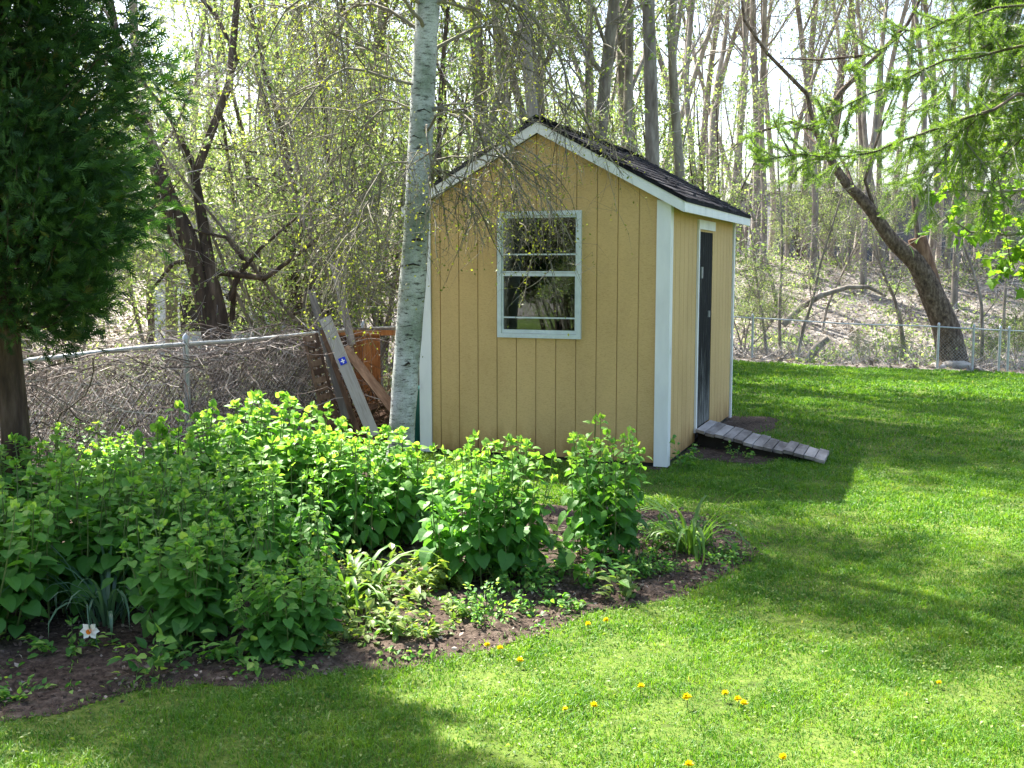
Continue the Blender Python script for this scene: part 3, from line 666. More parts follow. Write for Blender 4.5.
# --- white birch in front of the shed's left corner
BY = 9.75; bb = A(401, 480, BY); bt = [A(401, 440, BY), A(409, 330, BY), A(416, 240, BY), A(421, 130, BY), A(428, 0, BY)]
bbase = np.array([bb[0] - .015, BY, 0.0])
pl = [np.array([0, 0, -.05])] + [p - bbase for p in bt] + [np.array([.35, .1, 5.6]) , np.array([.42, .2, 7.4]), np.array([.4, .3, 9.4])]
rad = [.145, .120, .118, .116, .106, .098, .075, .045, .012]
def birch():
    wood = Buf(); tw = Buf(); lf = Buf()
    P = np.array(pl); t = np.linspace(0, 1, 44); ln = np.concatenate([[0], np.cumsum(np.linalg.norm(np.diff(P, axis=0), axis=1))]); ln /= ln[-1]
    Q = np.stack([np.interp(t, ln, P[:, k]) for k in range(3)], 1); Q[1:-1] = (Q[:-2] + 2 * Q[1:-1] + Q[2:]) / 4
    rr = np.interp(t, ln, rad) * (1 + .03 * np.random.randn(44)); wood.tube(Q, rr, 20, .5)
    # knots: dark scars with a raised lip
    strands = []
    def limb(z, az, L, r, rise=.25, drop=.12):
        i = np.argmin(np.abs(Q[:, 2] - z)); p = Q[i]; d = np.array([math.cos(az), math.sin(az), rise]); n = 9
        pts = [p]; dd = norm(d)
        for k in range(n):
            dd = norm(dd + np.random.randn(3) * .17 + np.array([0, 0, -drop * (k / n)])); pts.append(pts[-1] + dd * L / n)
        pts = np.array(pts); tw.tube(pts, np.linspace(r * .62, r * .12, len(pts)), 6, .5)
        for k in range(int(4 + L * 3)):
            f = random.uniform(.3, 1); q, dq = at_frac(pts, f); sp = wander(q, side(dq, R(random.uniform(25, 60))), random.uniform(.35, .9), 5, .13, -.08)
            tw.tube(sp, np.linspace(.007, .003, 6), 4); strands.append(sp)
            for _ in range(3):
                qq, dz = at_frac(sp, random.uniform(.3, 1)); s2 = wander(qq, norm(dz + np.random.randn(3) * .6), random.uniform(.3, .6), 5, .14, -.22); tw.tube(s2, np.linspace(.004, .002, 6), 3); strands.append(s2)
        strands.append(pts[3:])
    # limbs that hang in the picture (azimuth 0 = right, 180 = left, -90 = to the camera)
    for z, az, L, r, rise, drop in [(2.85, -25, 1.15, .016, .35, .9), (2.55, -30, .8, .012, .2, .9), (2.9, -5, 1.3, .02, .5, 1.1), (3.0, -40, 1.5, .02, .5, 1.2), (3.3, -10, 1.2, .018, .3, 1.3), (3.15, 190, 1.7, .02, .3, 1.0), (3.5, 165, 1.8, .02, .4, 1.0), (2.75, 205, 1.2, .015, .3, 1.0), (3.1, -60, 1.0, .018, .6, 1.1), (3.3, -15, 1.6, .026, .5, .8), (3.5, 200, 1.6, .026, .4, .7),
                         (3.2, 170, 1.3, .018, .4, .9), (3.7, 20, 1.9, .03, .5, .6), (3.8, 150, 1.9, .03, .4, .6), (3.9, -80, 1.6, .03, .5, .7), (4.1, -20, 2.1, .035, .5, .6), (4.2, 215, 2.0, .03, .5, .6), (2.6, 185, 1.1, .014, .2, .8)]:
        limb(z, R(az), L, r, rise, drop)
    for k in range(52):
        zl = random.uniform(4.0, 9); limb(zl, random.uniform(0, 6.283), random.uniform(.5, 1.0) * (2.9 - .25 * zl), random.uniform(.018, .038), .7, .5)
    # hanging threads
    n = 10000; idx = np.random.randint(0, len(strands), n); P0 = np.array([at_frac(strands[j], random.uniform(.15, 1))[0] for j in idx])
    D = rdir(n, -.5); L = np.random.uniform(.15, .55, n); bend = np.random.randn(n, 3) * .15; bend[:, 2] -= .45
    a, b_, c = tw.sticks(P0, D, L, .0017, bend)
    m = 22000; j = np.random.randint(0, n, m); s = np.random.rand(m)[:, None]
    pos = np.where(s < .5, a[j] + (b_[j] - a[j]) * s * 2, b_[j] + (c[j] - b_[j]) * (s * 2 - 1))
    lf.scatter(*SMALL, pos, rdir(m, -.5), rdir(m, .5), np.random.uniform(.014, .034, m) * (1 + .6 * (pos[:, 2] > 4.2)))
    o = tree_obj('birch_tree', bbase, (wood, tw, lf), (M['birch'], M['twig_green'], M['leaf_birch']), 'white-barked birch with thin drooping twigs beside the shed\'s left corner', 'tree')
    # branch scars: flattened dark chevrons on the visible face
    for z in (1.95, 1.3, 2.42, 2.95, 3.3, .95, 2.1):
        i = np.argmin(np.abs(Q[:, 2] - z)); p = Q[i].copy(); az = R(random.uniform(-140, -40)); rr_ = np.interp(t[i], ln, rad)
        c0 = p + np.array([math.cos(az), math.sin(az), 0]) * (rr_ - .004); tx = np.array([-math.sin(az), math.cos(az), 0])
        w_ = random.uniform(.03, .065)
        pts = [c0 - tx * w_ + np.array([-math.cos(az) * .010, -math.sin(az) * .010, -.012]), c0 + np.array([0, 0, .008]), c0 + tx * w_ + np.array([-math.cos(az) * .010, -math.sin(az) * .010, -.012])]
        pts = [q_ + np.random.randn(3) * .006 for q_ in pts]; kn = Buf(); kn.tube(pts, [.006, random.uniform(.007, .014), .003], 5, .2, cap=True); kn.build('branch_scar', M['dark'], o)
birch()

# --- arborvitae at the left edge, bare trunk below a dense dark crown
def cedar():
    base = np.array([-3.42, 7.4, 0.0]); wood = Buf(); lf = Buf(); tw = Buf()
    P = np.array([[0, 0, -.05], [.03, 0, .8], [-.02, 0, 1.8], [0, .05, 3.5], [.05, 0, 5.5], [0, 0, 7.6]]); t = np.linspace(0, 1, 26)
    Q = np.stack([np.interp(t, np.linspace(0, 1, 6), P[:, k]) for k in range(3)], 1); wood.tube(Q, np.interp(t, [0, .15, .5, 1], [.12, .095, .08, .02]), 14, .5)
    P2 = Q.copy(); P2[:, 0] += np.linspace(-.16, -.5, 26); P2[:, 2] = np.linspace(-.05, 6.0, 26); wood.tube(P2, np.interp(t, [0, .3, 1], [.09, .07, .02]), 10, .5)
    def Rz(z): return np.interp(z, [1.7, 2.0, 2.4, 3.2, 4.5, 6, 7.4, 8.0], [.5, .78, .76, .72, .66, .52, .3, .05])
    Pp, Fd, Up, S = [], [], [], []
    nb = 540
    for k in range(nb):
        z = random.uniform(1.75, 7.9) if k > 230 else random.uniform(1.75, 4.3)
        az = random.uniform(0, 6.283); r = Rz(z) * (random.uniform(.55, 1.0) if random.random() < .7 else random.uniform(1.0, 1.28)) * (1 + .2 * math.sin(az * 3 + z * 2)); q = np.array([0, 0, z - .28])
        out = np.array([math.cos(az), math.sin(az), .0])
        e = q + out * r + np.array([0, 0, .26 + random.uniform(-.42, .2)])
        midp = q + out * r * .55 + np.array([0, 0, .02]); pts = np.array([q + out * .05, midp, e, e + out * .08 + np.array([0, 0, .10])])
        tw.tube(pts, [.009, .006, .003, .001], 4)
        m = 84
        s = np.random.uniform(.05, 1.0, m) ** .6; ii = s * 3; i0 = np.minimum(ii.astype(int), 2); pp = pts[i0] + (pts[i0 + 1] - pts[i0]) * (ii - i0)[:, None]
        spread = np.random.randn(m, 3) * np.array([.075, .075, .085])
        Pp.append(pp + spread)
        f = out[None] * .8 + np.random.randn(m, 3) * .45 + spread * 4 + np.array([[0, 0, .1]]); Fd.append(f)
        tang = np.array([-math.sin(az), math.cos(az), 0]); Up.append(tang[None] + np.random.randn(m, 3) * .45)
        S.append(np.random.uniform(.06, .125, m))
    lf.scatter(*FAN, np.concatenate(Pp), np.concatenate(Fd), np.concatenate(Up), np.concatenate(S))
    tree_obj('evergreen_tree', base, (wood, tw, lf), (M['bark_cedar'], M['bark_dark'], M['leaf_cedar']), 'dark green arborvitae with brown trunk at the left edge of the garden', 'evergreen tree')
cedar()

# --- big leaning tree by the far fence, forked with a broken brown stub
def poly_px(pts, Y, base):
    return [A(px, py, Y + dy) - base for px, py, dy in pts]
def leaning_tree():
    Y = 26.2; b0 = A(950, 362, Y); b0[2] = gz(b0[0], Y); 
    main = poly_px([(953,366,0), (947,328,0), (930,290,0), (918,262,0), (893,243,0), (868,205,0), (842,180,0), (815,130,0)], Y, b0)
    w, tw, lf = gen(main, [.37, .32, .28, .24, .17, .14, .11, .07], 3, .75, 3.5, 2, 4, twigs=500, leaves=500, leaf=.07, sides=14)
    st = np.array(poly_px([(930,288,0), (923,262,0), (917,238,0)], Y + .07, b0)); stub = Buf(); stub.tube(st, [.27, .25, .21], 12, .5, cap=True)
    for pts, r in ([(815,130,0), (800,95,0), (770,50,0), (745,10,0), (738,-40,0)], .06), ([(815,130,0), (840,95,0), (870,55,0), (905,20,0), (935,-30,0)], .075), ([(918,240,0), (924,200,.4), (932,150,.6), (960,90,.8)], .06), ([(880,225,0), (872,180,0), (880,130,0), (900,80,0)], .05):
        q = np.array(poly_px(pts, Y, b0)); q[1:-1] += np.random.randn(len(q) - 2, 3) * .1; w.tube(q, np.linspace(r, r * .45, len(q)), 8, .5)
    for pts, r in ([(815,130,0), (790,122,0), (750,135,0), (700,170,0)], .05), ([(870,55,0), (820,60,0), (780,58,0)], .04):
        q = np.array(poly_px(pts, Y, b0)); w.tube(q, np.linspace(r, r * .3, len(q)), 6, .5)
    lt = tree_obj('leaning_tree', b0, (w, tw, lf), (M['bark_mid'], M['twig'], M['leaf_spring']), 'thick forked tree leaning left with broken brown stub behind the far fence', 'tree')
    stub.build('broken_stub', M['bark_brown'], lt, True)
leaning_tree()

# --- twin dark tree behind the left fence
def twin_tree():
    Y = 13.2; b0 = A(228, 345, Y); b0[2] = gz(b0[0], Y)
    t1 = poly_px([(232,400,0), (212,330,0), (205,300,0), (190,240,0), (168,195,0), (150,140,.3), (120,60,.6), (100,-60,1)], Y, b0); t1[0][2] = -.1; t1 += [t1[-1] + np.array([-.1, .2, 1.5]), t1[-1] + np.array([.2, .3, 3.2])]
    w, tw, lf = gen(t1, [.15, .135, .125, .11, .09, .07, .05, .04, .03, .015], 12, .3, 2.0, 2, 5, twigs=1800, leaves=2200, leaf=.055, sides=10)
    for pts, r in ([(240,400,0), (222,310,0), (212,270,0), (198,225,.1), (196,170,.2), (230,90,.3), (240,-20,.4)], .095), ([(200,260,0), (175,262,0), (150,290,0)], .04), ([(228,300,.1), (240,262,.1), (225,240,.1), (195,232,0)], .035), ([(232,320,.2), (238,280,.2), (262,245,.2), (300,215,.2)], .035), ([(218,272,0), (262,278,.2), (290,262,.3), (330,232,.4)], .045), ([(196,170,.2), (170,120,.1), (135,70,0)], .04), ([(196,170,.2), (240,60,.6), (215,18,.6), (190,-10,.6)], .04):
        q = np.array(poly_px(pts, Y, b0)); q[1:] += np.random.randn(len(q) - 1, 3) * .03; 
        if pts[0][1] == 400: q[0][2] = -.1
        w.tube(q, np.linspace(r, r * .4, len(q)), 8, .5)
    tree_obj('twin_trunk_tree', b0, (w, tw, lf), (M['bark_dark'], M['twig'], M['leaf_spring']), 'dark twin-trunk tree leaning left behind the left fence', 'tree')
twin_tree()

# --- woodland prototypes
def slim(seed, H=17, r=.16, lean=.6, wig=.15, nl=12, tw=1300, lv=900, lfsz=.08, lfrom=.35):
    np.random.seed(seed); random.seed(seed)
    n = 7; pts = [np.array([0, 0, -.2])]; d = np.array([random.uniform(-.1, .1) * lean, random.uniform(-.1, .1) * lean, 1])
    for k in range(n):
        d = norm(d + np.random.randn(3) * .06 * wig * 6); d[2] = abs(d[2]); pts.append(pts[-1] + d * H / n)
    return gen(pts, np.linspace(r, r * .18, n + 1), nl, lfrom, 3.6, 2, 4, (25, 55), .08, 0, tw, (.4, 1.1), lv, lfsz, .12, 7, twig_r=.007)
def bushy(seed, H=6, r=.06, stems=5, tw=1500, lv=4200, lfsz=.055, spread=.35, droop=0.0, tl=(.3,.8), mats=None):
    np.random.seed(seed); random.seed(seed); W = Buf(); T = Buf(); Lf = Buf()
    for s in range(stems):
        az = 6.283 * s / stems + random.uniform(-.4, .4); lean = random.uniform(.3, 1) * spread
        pts = [np.array([random.uniform(-.15, .15), random.uniform(-.15, .15), -.1])]; d = norm(np.array([math.cos(az) * lean, math.sin(az) * lean, 1]))
        h = H * random.uniform(.7, 1)
        for k in range(5): d = norm(d + np.random.randn(3) * .1); pts.append(pts[-1] + d * h / 5)
        w, t, l = gen(pts, np.linspace(r, r * .25, 6), 7, .12, H * .28, 1, 4, (30, 65), .03, droop, tw // stems, tl, lv // stems, lfsz, .15, 6, twig_r=.0035)
        for B, b in ((W, w), (T, t), (Lf, l)):
            for V, Rn in zip(b.V, b.Rn): B.V.append(V); B.Rn.append(Rn)
            B.T += [x + B.n for x in b.T]; B.Q += [x + B.n for x in b.Q]; B.n += b.n
    return W, T, Lf

slims = []
SL_SPECS = [(1, 20, .19, .16, 250, 1100), (2, 18, .14, .25, 250, 1500), (3, 16, .10, .4, 250, 1800), (4, 21, .23, .14, 300, 900), (5, 14, .08, .5, 200, 1800), (6, 17, .19, .14, 900, 4500)]
# woodland trunks: (px at y=200, distance, prototype, scale, label)
WOOD = [(648, 20.0, 5, 1.05, 'thickest grey woodland trunk rising behind the shed\'s right roof slope'),
 (572, 18.0, 5, .75, 'straight grey trunk just right of the shed\'s roof peak'),
 (594, 20.5, 1, .85, 'leaning grey trunk second right of the shed\'s roof peak'),
 (612, 38, 2, 1.1, 'thin curved trunk third right of the shed\'s roof peak'),
 (626, 19, 1, .8, 'pale trunk just left of the thickest woodland trunk'),
 (672, 44, 2, 1.2, 'thin trunk just right of the thickest woodland trunk'),
 (688, 26, 1, .8, 'grey trunk above the shed\'s rear eave'),
 (706, 47, 0, 1.0, 'far grey trunk above the end of the shed roof'),
 (722, 37, 2, 1.3, 'slender leafy trunk just past the end of the shed roof'),
 (741, 42, 0, .9, 'straight grey trunk right of the shed roof end'),
 (756, 38.5, 3, .8, 'sturdy grey trunk left of the far dark building'),
 (772, 48, 1, 1.1, 'far trunk standing before the dark building\'s left end'),
 (790, 41, 4, 1.3, 'thin sapling trunk before the dark building\'s left end'),
 (806, 45, 0, 1.0, 'grey trunk just left of the leaning tree\'s fork'),
 (826, 52, 1, 1.1, 'far trunk seen through the leaning tree\'s fork'),
 (842, 40, 2, 1.2, 'thin trunk crossing behind the leaning tree\'s upper limb'),
 (858, 47, 0, .95, 'grey trunk before the middle of the dark building'),
 (878, 43, 1, .9, 'slanting trunk left of the broken brown stub'),
 (897, 50, 3, .8, 'thick far trunk just left of the broken brown stub'),
 (933, 44, 0, .9, 'grey trunk just right of the broken brown stub'),
 (950, 39, 2, 1.2, 'thin trunk rising from the bank right of the leaning tree'),
 (968, 48, 1, 1.0, 'far trunk below the overhanging evergreen bough'),
 (992, 42, 0, .9, 'grey trunk behind the overhanging evergreen bough'),
 (1012, 46, 3, .8, 'thick trunk nearest the right edge of the woodland'),
 (540, 44, 0, 1.0, 'grey trunk directly behind the shed\'s roof peak'),
 (518, 18, 1, .8, 'grey trunk just left of the shed\'s roof peak'),
 (487, 19, 5, .85, 'straight trunk between the birch and the roof peak'),
 (456, 17, 2, .9, 'thin trunk just right of the white birch'),
 (372, 34, 1, 1.1, 'dim grey trunk just left of the white birch'),
 (345, 19, 5, .8, 'far grey trunk left of the white birch'),
 (318, 30, 2, 1.3, 'thin trunk above the leaning boards'),
 (289, 38, 3, .8, 'thick trunk in the thicket left of the leaning boards'),
 (262, 33, 0, .8, 'grey trunk right of the dark twin-trunk tree'),
 (232, 42, 1, 1.0, 'far trunk behind the dark twin-trunk tree'),
 (196, 36, 0, .9, 'pale trunk beside the dark evergreen crown'),
 (168, 45, 2, 1.2, 'thin trunk at the dark evergreen crown\'s edge'),
 (556, 31, 2, 1.2, 'thin upright stem just right of the shed roof\'s peak, nearest one'), (602, 33, 4, 1.4, 'thin stem close right of the leaning grey trunk'), (638, 35, 2, 1.2, 'thin stem touching the left side of the thickest woodland trunk'),
 (682, 34, 4, 1.5, 'thin upright stem between the thickest woodland trunk and the rear eave'), (699, 32, 1, .9, 'upright grey stem right above the shed\'s rear corner'), (713, 42, 4, 1.6, 'thin far stem just above the roof end'),
 (732, 34, 1, .9, 'upright stem right of the shed\'s rear roof tip'), (749, 46, 2, 1.3, 'far thin stem left of the sturdy trunk'), (764, 35, 4, 1.4, 'thin stem hugging the right side of the sturdy trunk'),
 (815, 36, 4, 1.5, 'thin stem just below the leaning tree\'s fork'), (834, 44, 0, .8, 'grey trunk behind the leaning tree\'s middle'), (868, 35, 4, 1.4, 'thin stem above the middle of the leaning tree'),
 (889, 39, 2, 1.2, 'thin stem rising just left of the brown stub'), (921, 37, 4, 1.5, 'thin stem rising straight above the brown stub'), (942, 50, 1, 1.0, 'far upright trunk right of the stub'), (960, 34, 4, 1.4, 'thin stem right of the leaning tree\'s foot'), (980, 41, 2, 1.2, 'thin upright stem behind the needle boughs'), (1003, 37, 4, 1.5, 'thin stem behind the maple branch')]
for k, (sd_, H, r, wig, tw_, lv_) in enumerate(SL_SPECS):
    slims.append((slim(sd_ + 10, H, r, .8, wig, 12 if k < 5 else 18, tw_ + 500, int(lv_ * 1.6), (.08 if k < 5 else .095), .35 if k < 5 else .28), k))
protos = {}
np.random.seed(5); random.seed(5)
for px, Y, k, sc_, lab in WOOD:
    x = (px - 512) / F_PX * Y * .985; loc = (x, Y, gz(x, Y)); rz = random.uniform(0, 6.28)
    if k not in protos:
        o = tree_obj('woodland_tree', loc, slims[k][0], (M['bark_pale'] if k in (1, 2) else M['bark'], M['twig'], M['leaf_spring'] if k != 2 else M['leaf_green']), lab, 'tree', 'slender trees of the woodland on the bank', rz); o.scale = (sc_,) * 3; protos[k] = o
    else: copy_tree(protos[k], loc, rz, sc_, lab, 'slender trees of the woodland on the bank')
# a further rank that reads as one mass
def far_wood():
    W = Buf(); T = Buf(); Lf = Buf()
    for i in range(75):
        Y = random.uniform(64, 95); x = random.uniform(-.62, .62) * Y; H = random.uniform(11, 19); z0 = gz(x, Y)
        pts = wander((x, Y, z0), (random.uniform(-.12, .12), 0, 1), H, 6, .05); W.tube(pts, np.linspace(random.uniform(.08, .22), .03, 7), 5)
        n = 26; p = np.array([at_frac(pts, random.uniform(.15, 1))[0] for _ in range(n)])
        a, b_, c = T.sticks(p, rdir(n, .5), np.random.uniform(1, 3.2, n), .018)
        m = 260; j = np.random.randint(0, n, m); q = a[j] + (c[j] - a[j]) * np.random.rand(m)[:, None] + np.random.randn(m, 3) * .3
        Lf.scatter(*SMALL, q, rdir(m), rdir(m, .5), np.random.uniform(.10, .24, m))
    o = W.build('far_woodland', M['bark'], None, True); kind(o, 'stuff', 'distant mass of bare grey trunks and pale spring leaves')
    T.build('branches', M['twig'], o); Lf.build('foliage', M['leaf_spring'], o)
far_wood()

# --- thicket shrubs (dense on the left, sparser on the right bank)
bs = [bushy(31, 6.5, .05, 5, 1300, 8500, .06, .35), bushy(32, 5, .035, 6, 1300, 8000, .055, .6), bushy(33, 4.2, .03, 6, 2000, 5200, .045, .7, .02), bushy(34, 7.5, .06, 4, 1500, 7500, .06, .3, .03), bushy(35, 3.0, .02, 6, 900, 3600, .055, .6)]
bmats = [('bark_dark', 'twig', 'leaf_spring'), ('bark', 'twig', 'leaf_spring'), ('bark', 'twig', 'leaf_spring'), ('bark_dark', 'twig_green', 'leaf_spring'), ('bark', 'twig_green', 'leaf_green')]
SHRUB = [(30, 14.5, 1, 1.0, 'leafy shrub behind the left fence, under the dark evergreen'),
 (60, 13.4, 2, .8, 'twiggy shrub behind the left fence at the evergreen\'s right side'),
 (50, 17.5, 0, 1.0, 'tall yellow-green shrub right beside the dark evergreen crown'),
 (150, 27.0, 3, 1.0, 'tall dim shrub behind the pale blue house'),
 (292, 16.6, 0, 1.0, 'tall leafy shrub right of the dark twin-trunk tree'),
 (268, 12.9, 4, .5, 'low green shrub at the foot of the twin-trunk tree'),
 (290, 18.5, 3, 1.1, 'tall shrub in the thicket left of the leaning boards'),
 (308, 14.6, 2, 1.15, 'twiggy grey shrub behind the leaning boards'),
 (342, 16.4, 3, 1.0, 'tall drooping shrub behind the orange-brown fence panel'),
 (368, 14.4, 1, 1.05, 'leafy shrub just left of the white birch'),
 (382, 20.0, 0, 1.2, 'tall yellow-green shrub behind the white birch'),
 (440, 17.5, 3, 1.1, 'tall leafy shrub behind the left slope of the shed roof'),
 (478, 21.0, 0, 1.15, 'yellow-green shrub behind the shed\'s left roof slope, further right'),
 (520, 19.5, 2, 1.5, 'twiggy shrub directly behind the shed\'s roof peak'),
 (566, 23.0, 0, 1.1, 'yellow-green shrub right behind the shed\'s roof peak'),
 (618, 20.5, 1, 1.3, 'leafy shrub behind the middle of the shed roof'),
 (664, 24.0, 0, 1.0, 'yellow-green shrub behind the shed\'s right roof slope'),
 (706, 22.5, 3, .85, 'tall leafy shrub behind the shed\'s rear eave'),
 (742, 27.0, 1, .6, 'leafy shrub just right of the shed at the lawn\'s edge'),
 (762, 30.5, 4, .7, 'low green shrub on the bank right of the shed'),
 (796, 41.0, 0, .6, 'slim leafy shrub in front of the dark building'),
 (842, 38.0, 1, .9, 'green shrub on top of the bank left of the leaning tree'),
 (878, 41.0, 1, .9, 'green shrub on top of the bank behind the leaning tree'),
 (815, 43.0, 4, 1.5, 'rounded green shrub at the foot of the dark building'),
 (968, 38.0, 1, .9, 'green shrub on top of the bank right of the leaning tree'),
 (1003, 38.0, 0, .6, 'leafy shrub on the bank near the right edge'),
 (1018, 27.8, 4, .6, 'low shrub behind the far fence at the right edge'),
 (860, 27.0, 4, .28, 'small green shrub behind the far fence, left of the leaning tree'),
 (900, 27.2, 4, .3, 'small green shrub behind the far fence beside the leaning tree'),
 (990, 27.2, 4, .35, 'small green shrub behind the far fence, right of the leaning tree'),
 (20, 17.0, 0, 1.1, 'tall shrub behind the dark evergreen crown'),
 (-60, 15.0, 1, 1.1, 'leafy shrub beyond the left edge of the garden'),
 (215, 26.0, 0, 1.2, 'far yellow-green shrub above the pale blue house'),
 (330, 25.0, 0, 1.3, 'far yellow-green shrub left of the white birch')]
sp = {}
for px, Y, k, sc_, lab in SHRUB:
    x = (px - 512) / F_PX * Y; loc = (x, Y, gz(x, Y)); rz = random.uniform(0, 6.28)
    if k not in sp:
        o = tree_obj('shrub', loc, bs[k], [M[q] for q in bmats[k]], lab, 'shrub', 'shrubs of the thicket behind the fences', rz); o.scale = (sc_,) * 3; sp[k] = o
    else: copy_tree(sp[k], loc, rz, sc_, lab, 'shrubs of the thicket behind the fences')

# --- trees outside the left/rear that shade the lawn, and garden trees behind the viewer (seen in the window)
for x, y, k, s_, lab in [(.4, 15.6, 1, .8, 'slim trunk close behind the shed\'s rear wall, left one'), (2.0, 16.4, 0, .72, 'slim trunk close behind the shed\'s rear wall, right one'), (3.0, 19.5, 1, .8, 'slender trunk behind the shed\'s right roof slope, nearer one'),
    (1.3, 18.0, 2, .95, 'thin wavy trunk behind the shed roof\'s middle'), (1.0, 17.6, 5, .75, 'leafy tree close behind the shed\'s left roof slope'), (-5.5, 17.5, 1, .75, 'slim tree beyond the left fence, far left'), (-3.6, 19.0, 0, .8, 'slim tree between the twin-trunk tree and the thicket')]:
    copy_tree(protos[k], (x, y, gz(x, y)), 1.0, s_, lab, 'slender trees of the woodland on the bank')
random.seed(9); np.random.seed(9)
for x, y, k, s_, lab in [(-6.6, 1.5, 1, .75, 'leafy shrub mirrored in the window, nearest the flower bed'), (-8.5, -.5, 3, 1.0, 'tall drooping shrub mirrored in the middle of the window'), (-11, 1.5, 0, 1.1, 'yellow-green shrub mirrored at the window\'s right side'), (-10, -4, 1, 1.4, 'leafy shrub farthest back in the window\'s reflection'), (-6.5, -4, 3, 1.2, 'tall shrub mirrored at the window\'s left side'), (-13, -2, 3, 1.3, 'tall shrub far left behind the viewer'), (-4, -9, 0, 1.5, 'yellow-green tree behind the viewer'), (4, -11, 0, 1.5, 'yellow-green tree behind the viewer, to the right')]:
    copy_tree(sp[k], (x, y, 0), random.uniform(0, 6), s_, lab, 'garden trees behind the viewer')

# --- bank saplings, bare
def sapling(seed, H, r, lv=250):
    np.random.seed(seed); random.seed(seed); pts = [np.array([0, 0, -.1])]; d = np.array([random.uniform(-.2, .2), 0, 1.0])
    for k in range(6): d = norm(d + np.random.randn(3) * .09); pts.append(pts[-1] + d * H / 6)
    return gen(pts, np.linspace(r, r * .2, 7), 9, .2, H * .25, 1, 4, (30, 60), .05, 0, 350, (.2, .6), lv, .06, .12, 6, twig_r=.004)
sps = []
for k, (px, Y, H, r, lab) in enumerate([(768, 27.4, 6, .045, 'bare sapling on the bank nearest the shed\'s rear corner'), (781, 28.2, 7, .05, 'tall bare sapling behind the far fence, left of the bent log'),
    (797, 27.2, 5, .05, 'upright bare sapling rising over the bent log'), (778, 33, 7, .07, 'thin grey sapling further up the bank'), (822, 31, 5, .04, 'small sapling on the bank between bent log and leaning tree'), (906, 27.6, 3.6, .07, 'short upright sapling just left of the leaning tree'),
    (983, 27.5, 5.5, .05, 'curving sapling right of the leaning tree'), (1006, 30, 6, .05, 'thin sapling near the right end of the far fence')]):
    x = (px - 512) / F_PX * Y; tree_obj('sapling', (x, Y, gz(x, Y)), sapling(60 + k, H, r), (M['bark'], M['twig'], M['leaf_spring']), lab, 'sapling', 'saplings on the bank')
def log(name, px, Y, r, lab, seed=3):
    P = np.array([A(a, b, Y + c) for a, b, c in px]); base = P[0].copy(); Q = P - base; bf = Buf(); bf.tube(Q, r, 9, .5, cap=True); o = bf.build(name, M['bark'], None, True); o.location = base; tag(o, lab, 'log'); return o
log('fallen_branch', [(783,325,0), (800,308,0), (822,295,0), (848,287,0), (868,287,0), (886,296,0)], 27.3, [.09, .08, .07, .06, .05, .03], 'long bent fallen branch lying across the bank right of the shed')
log('broken_stump', [(806,360,0), (817,347,0), (828,338,0)], 26.4, [.11, .10, .08], 'short pale log leaning behind the far fence')

# --- buildings far behind
def far_building():
    Y = 62; zt = A(900, 178, Y)[2]; zg = gz(20, Y); x0 = A(776, 200, Y)[0]; x1 = x0 + 30
    o = empty('long_building', (x0, Y, zg), 'long low dark grey building behind the woodland at right', 'building')
    w = Buf(); w.box((0, 0, 0), (30, 12, zt - zg - 1.0)); w.build('wall', M['building'], o)
    r = Buf(); r.prism([(0, 0), (31, 0), (31, .25), (0, .25)], -0.5, 12.5); r.add(np.array([(-.5,-.6,.25), (30.5,-.6,.25), (30.5,6,1.2), (-.5,6,1.2), (-.5,12.6,.25), (30.5,12.6,.25)]), [[0,1,2,3],[3,2,5,4]], .5)
    ro = r.build('roof', M['roof_grey'], o); ro.location = (0, 0, zt - zg - 1.0)
far_building()
def far_house():
    Y = 23; a = A(155, 330, Y); x0 = a[0]; zg = gz(x0, Y); x1 = A(232, 330, Y)[0]; W_ = x1 - x0
    o = empty('pale_house', (x0, Y, zg), 'pale blue clapboard house glimpsed behind the twin-trunk tree', 'house')
    H_ = A(200, 262, Y)[2] - zg
    w = Buf(); w.box((0, 0, 0), (W_, 6, H_)); w.add(np.array([(0,0,H_), (W_,0,H_), (W_/2,0,H_+1.1)]), [[0,1,2]], .5); w.add(np.array([(0,6,H_), (W_,6,H_), (W_/2,6,H_+1.1)]), [[0,2,1]], .5); w.build('wall', M['house_blue'], o)
    r = Buf()
    for sg in (1, -1): 
        e = W_/2 + sg * (W_/2 + .3)
        r.prism([(W_/2, H_+1.13), (e, H_-.1), (e, H_+.03), (W_/2, H_+1.27)], -.4, 6.4)
    r.build('roof', M['roof_grey'], o)
    for x in (.5, 1.5):
        p = Buf(); p.box((x, -.05, H_ - 1.5), (x + .55, -.003, H_ - .6)); f = p.build('window', M['white_paint'], o); g = Buf(); g.box((x + .06, -.07, H_ - 1.44), (x + .49, -.052, H_ - .66)); g.build('pane', M['dark'], f)
far_house()

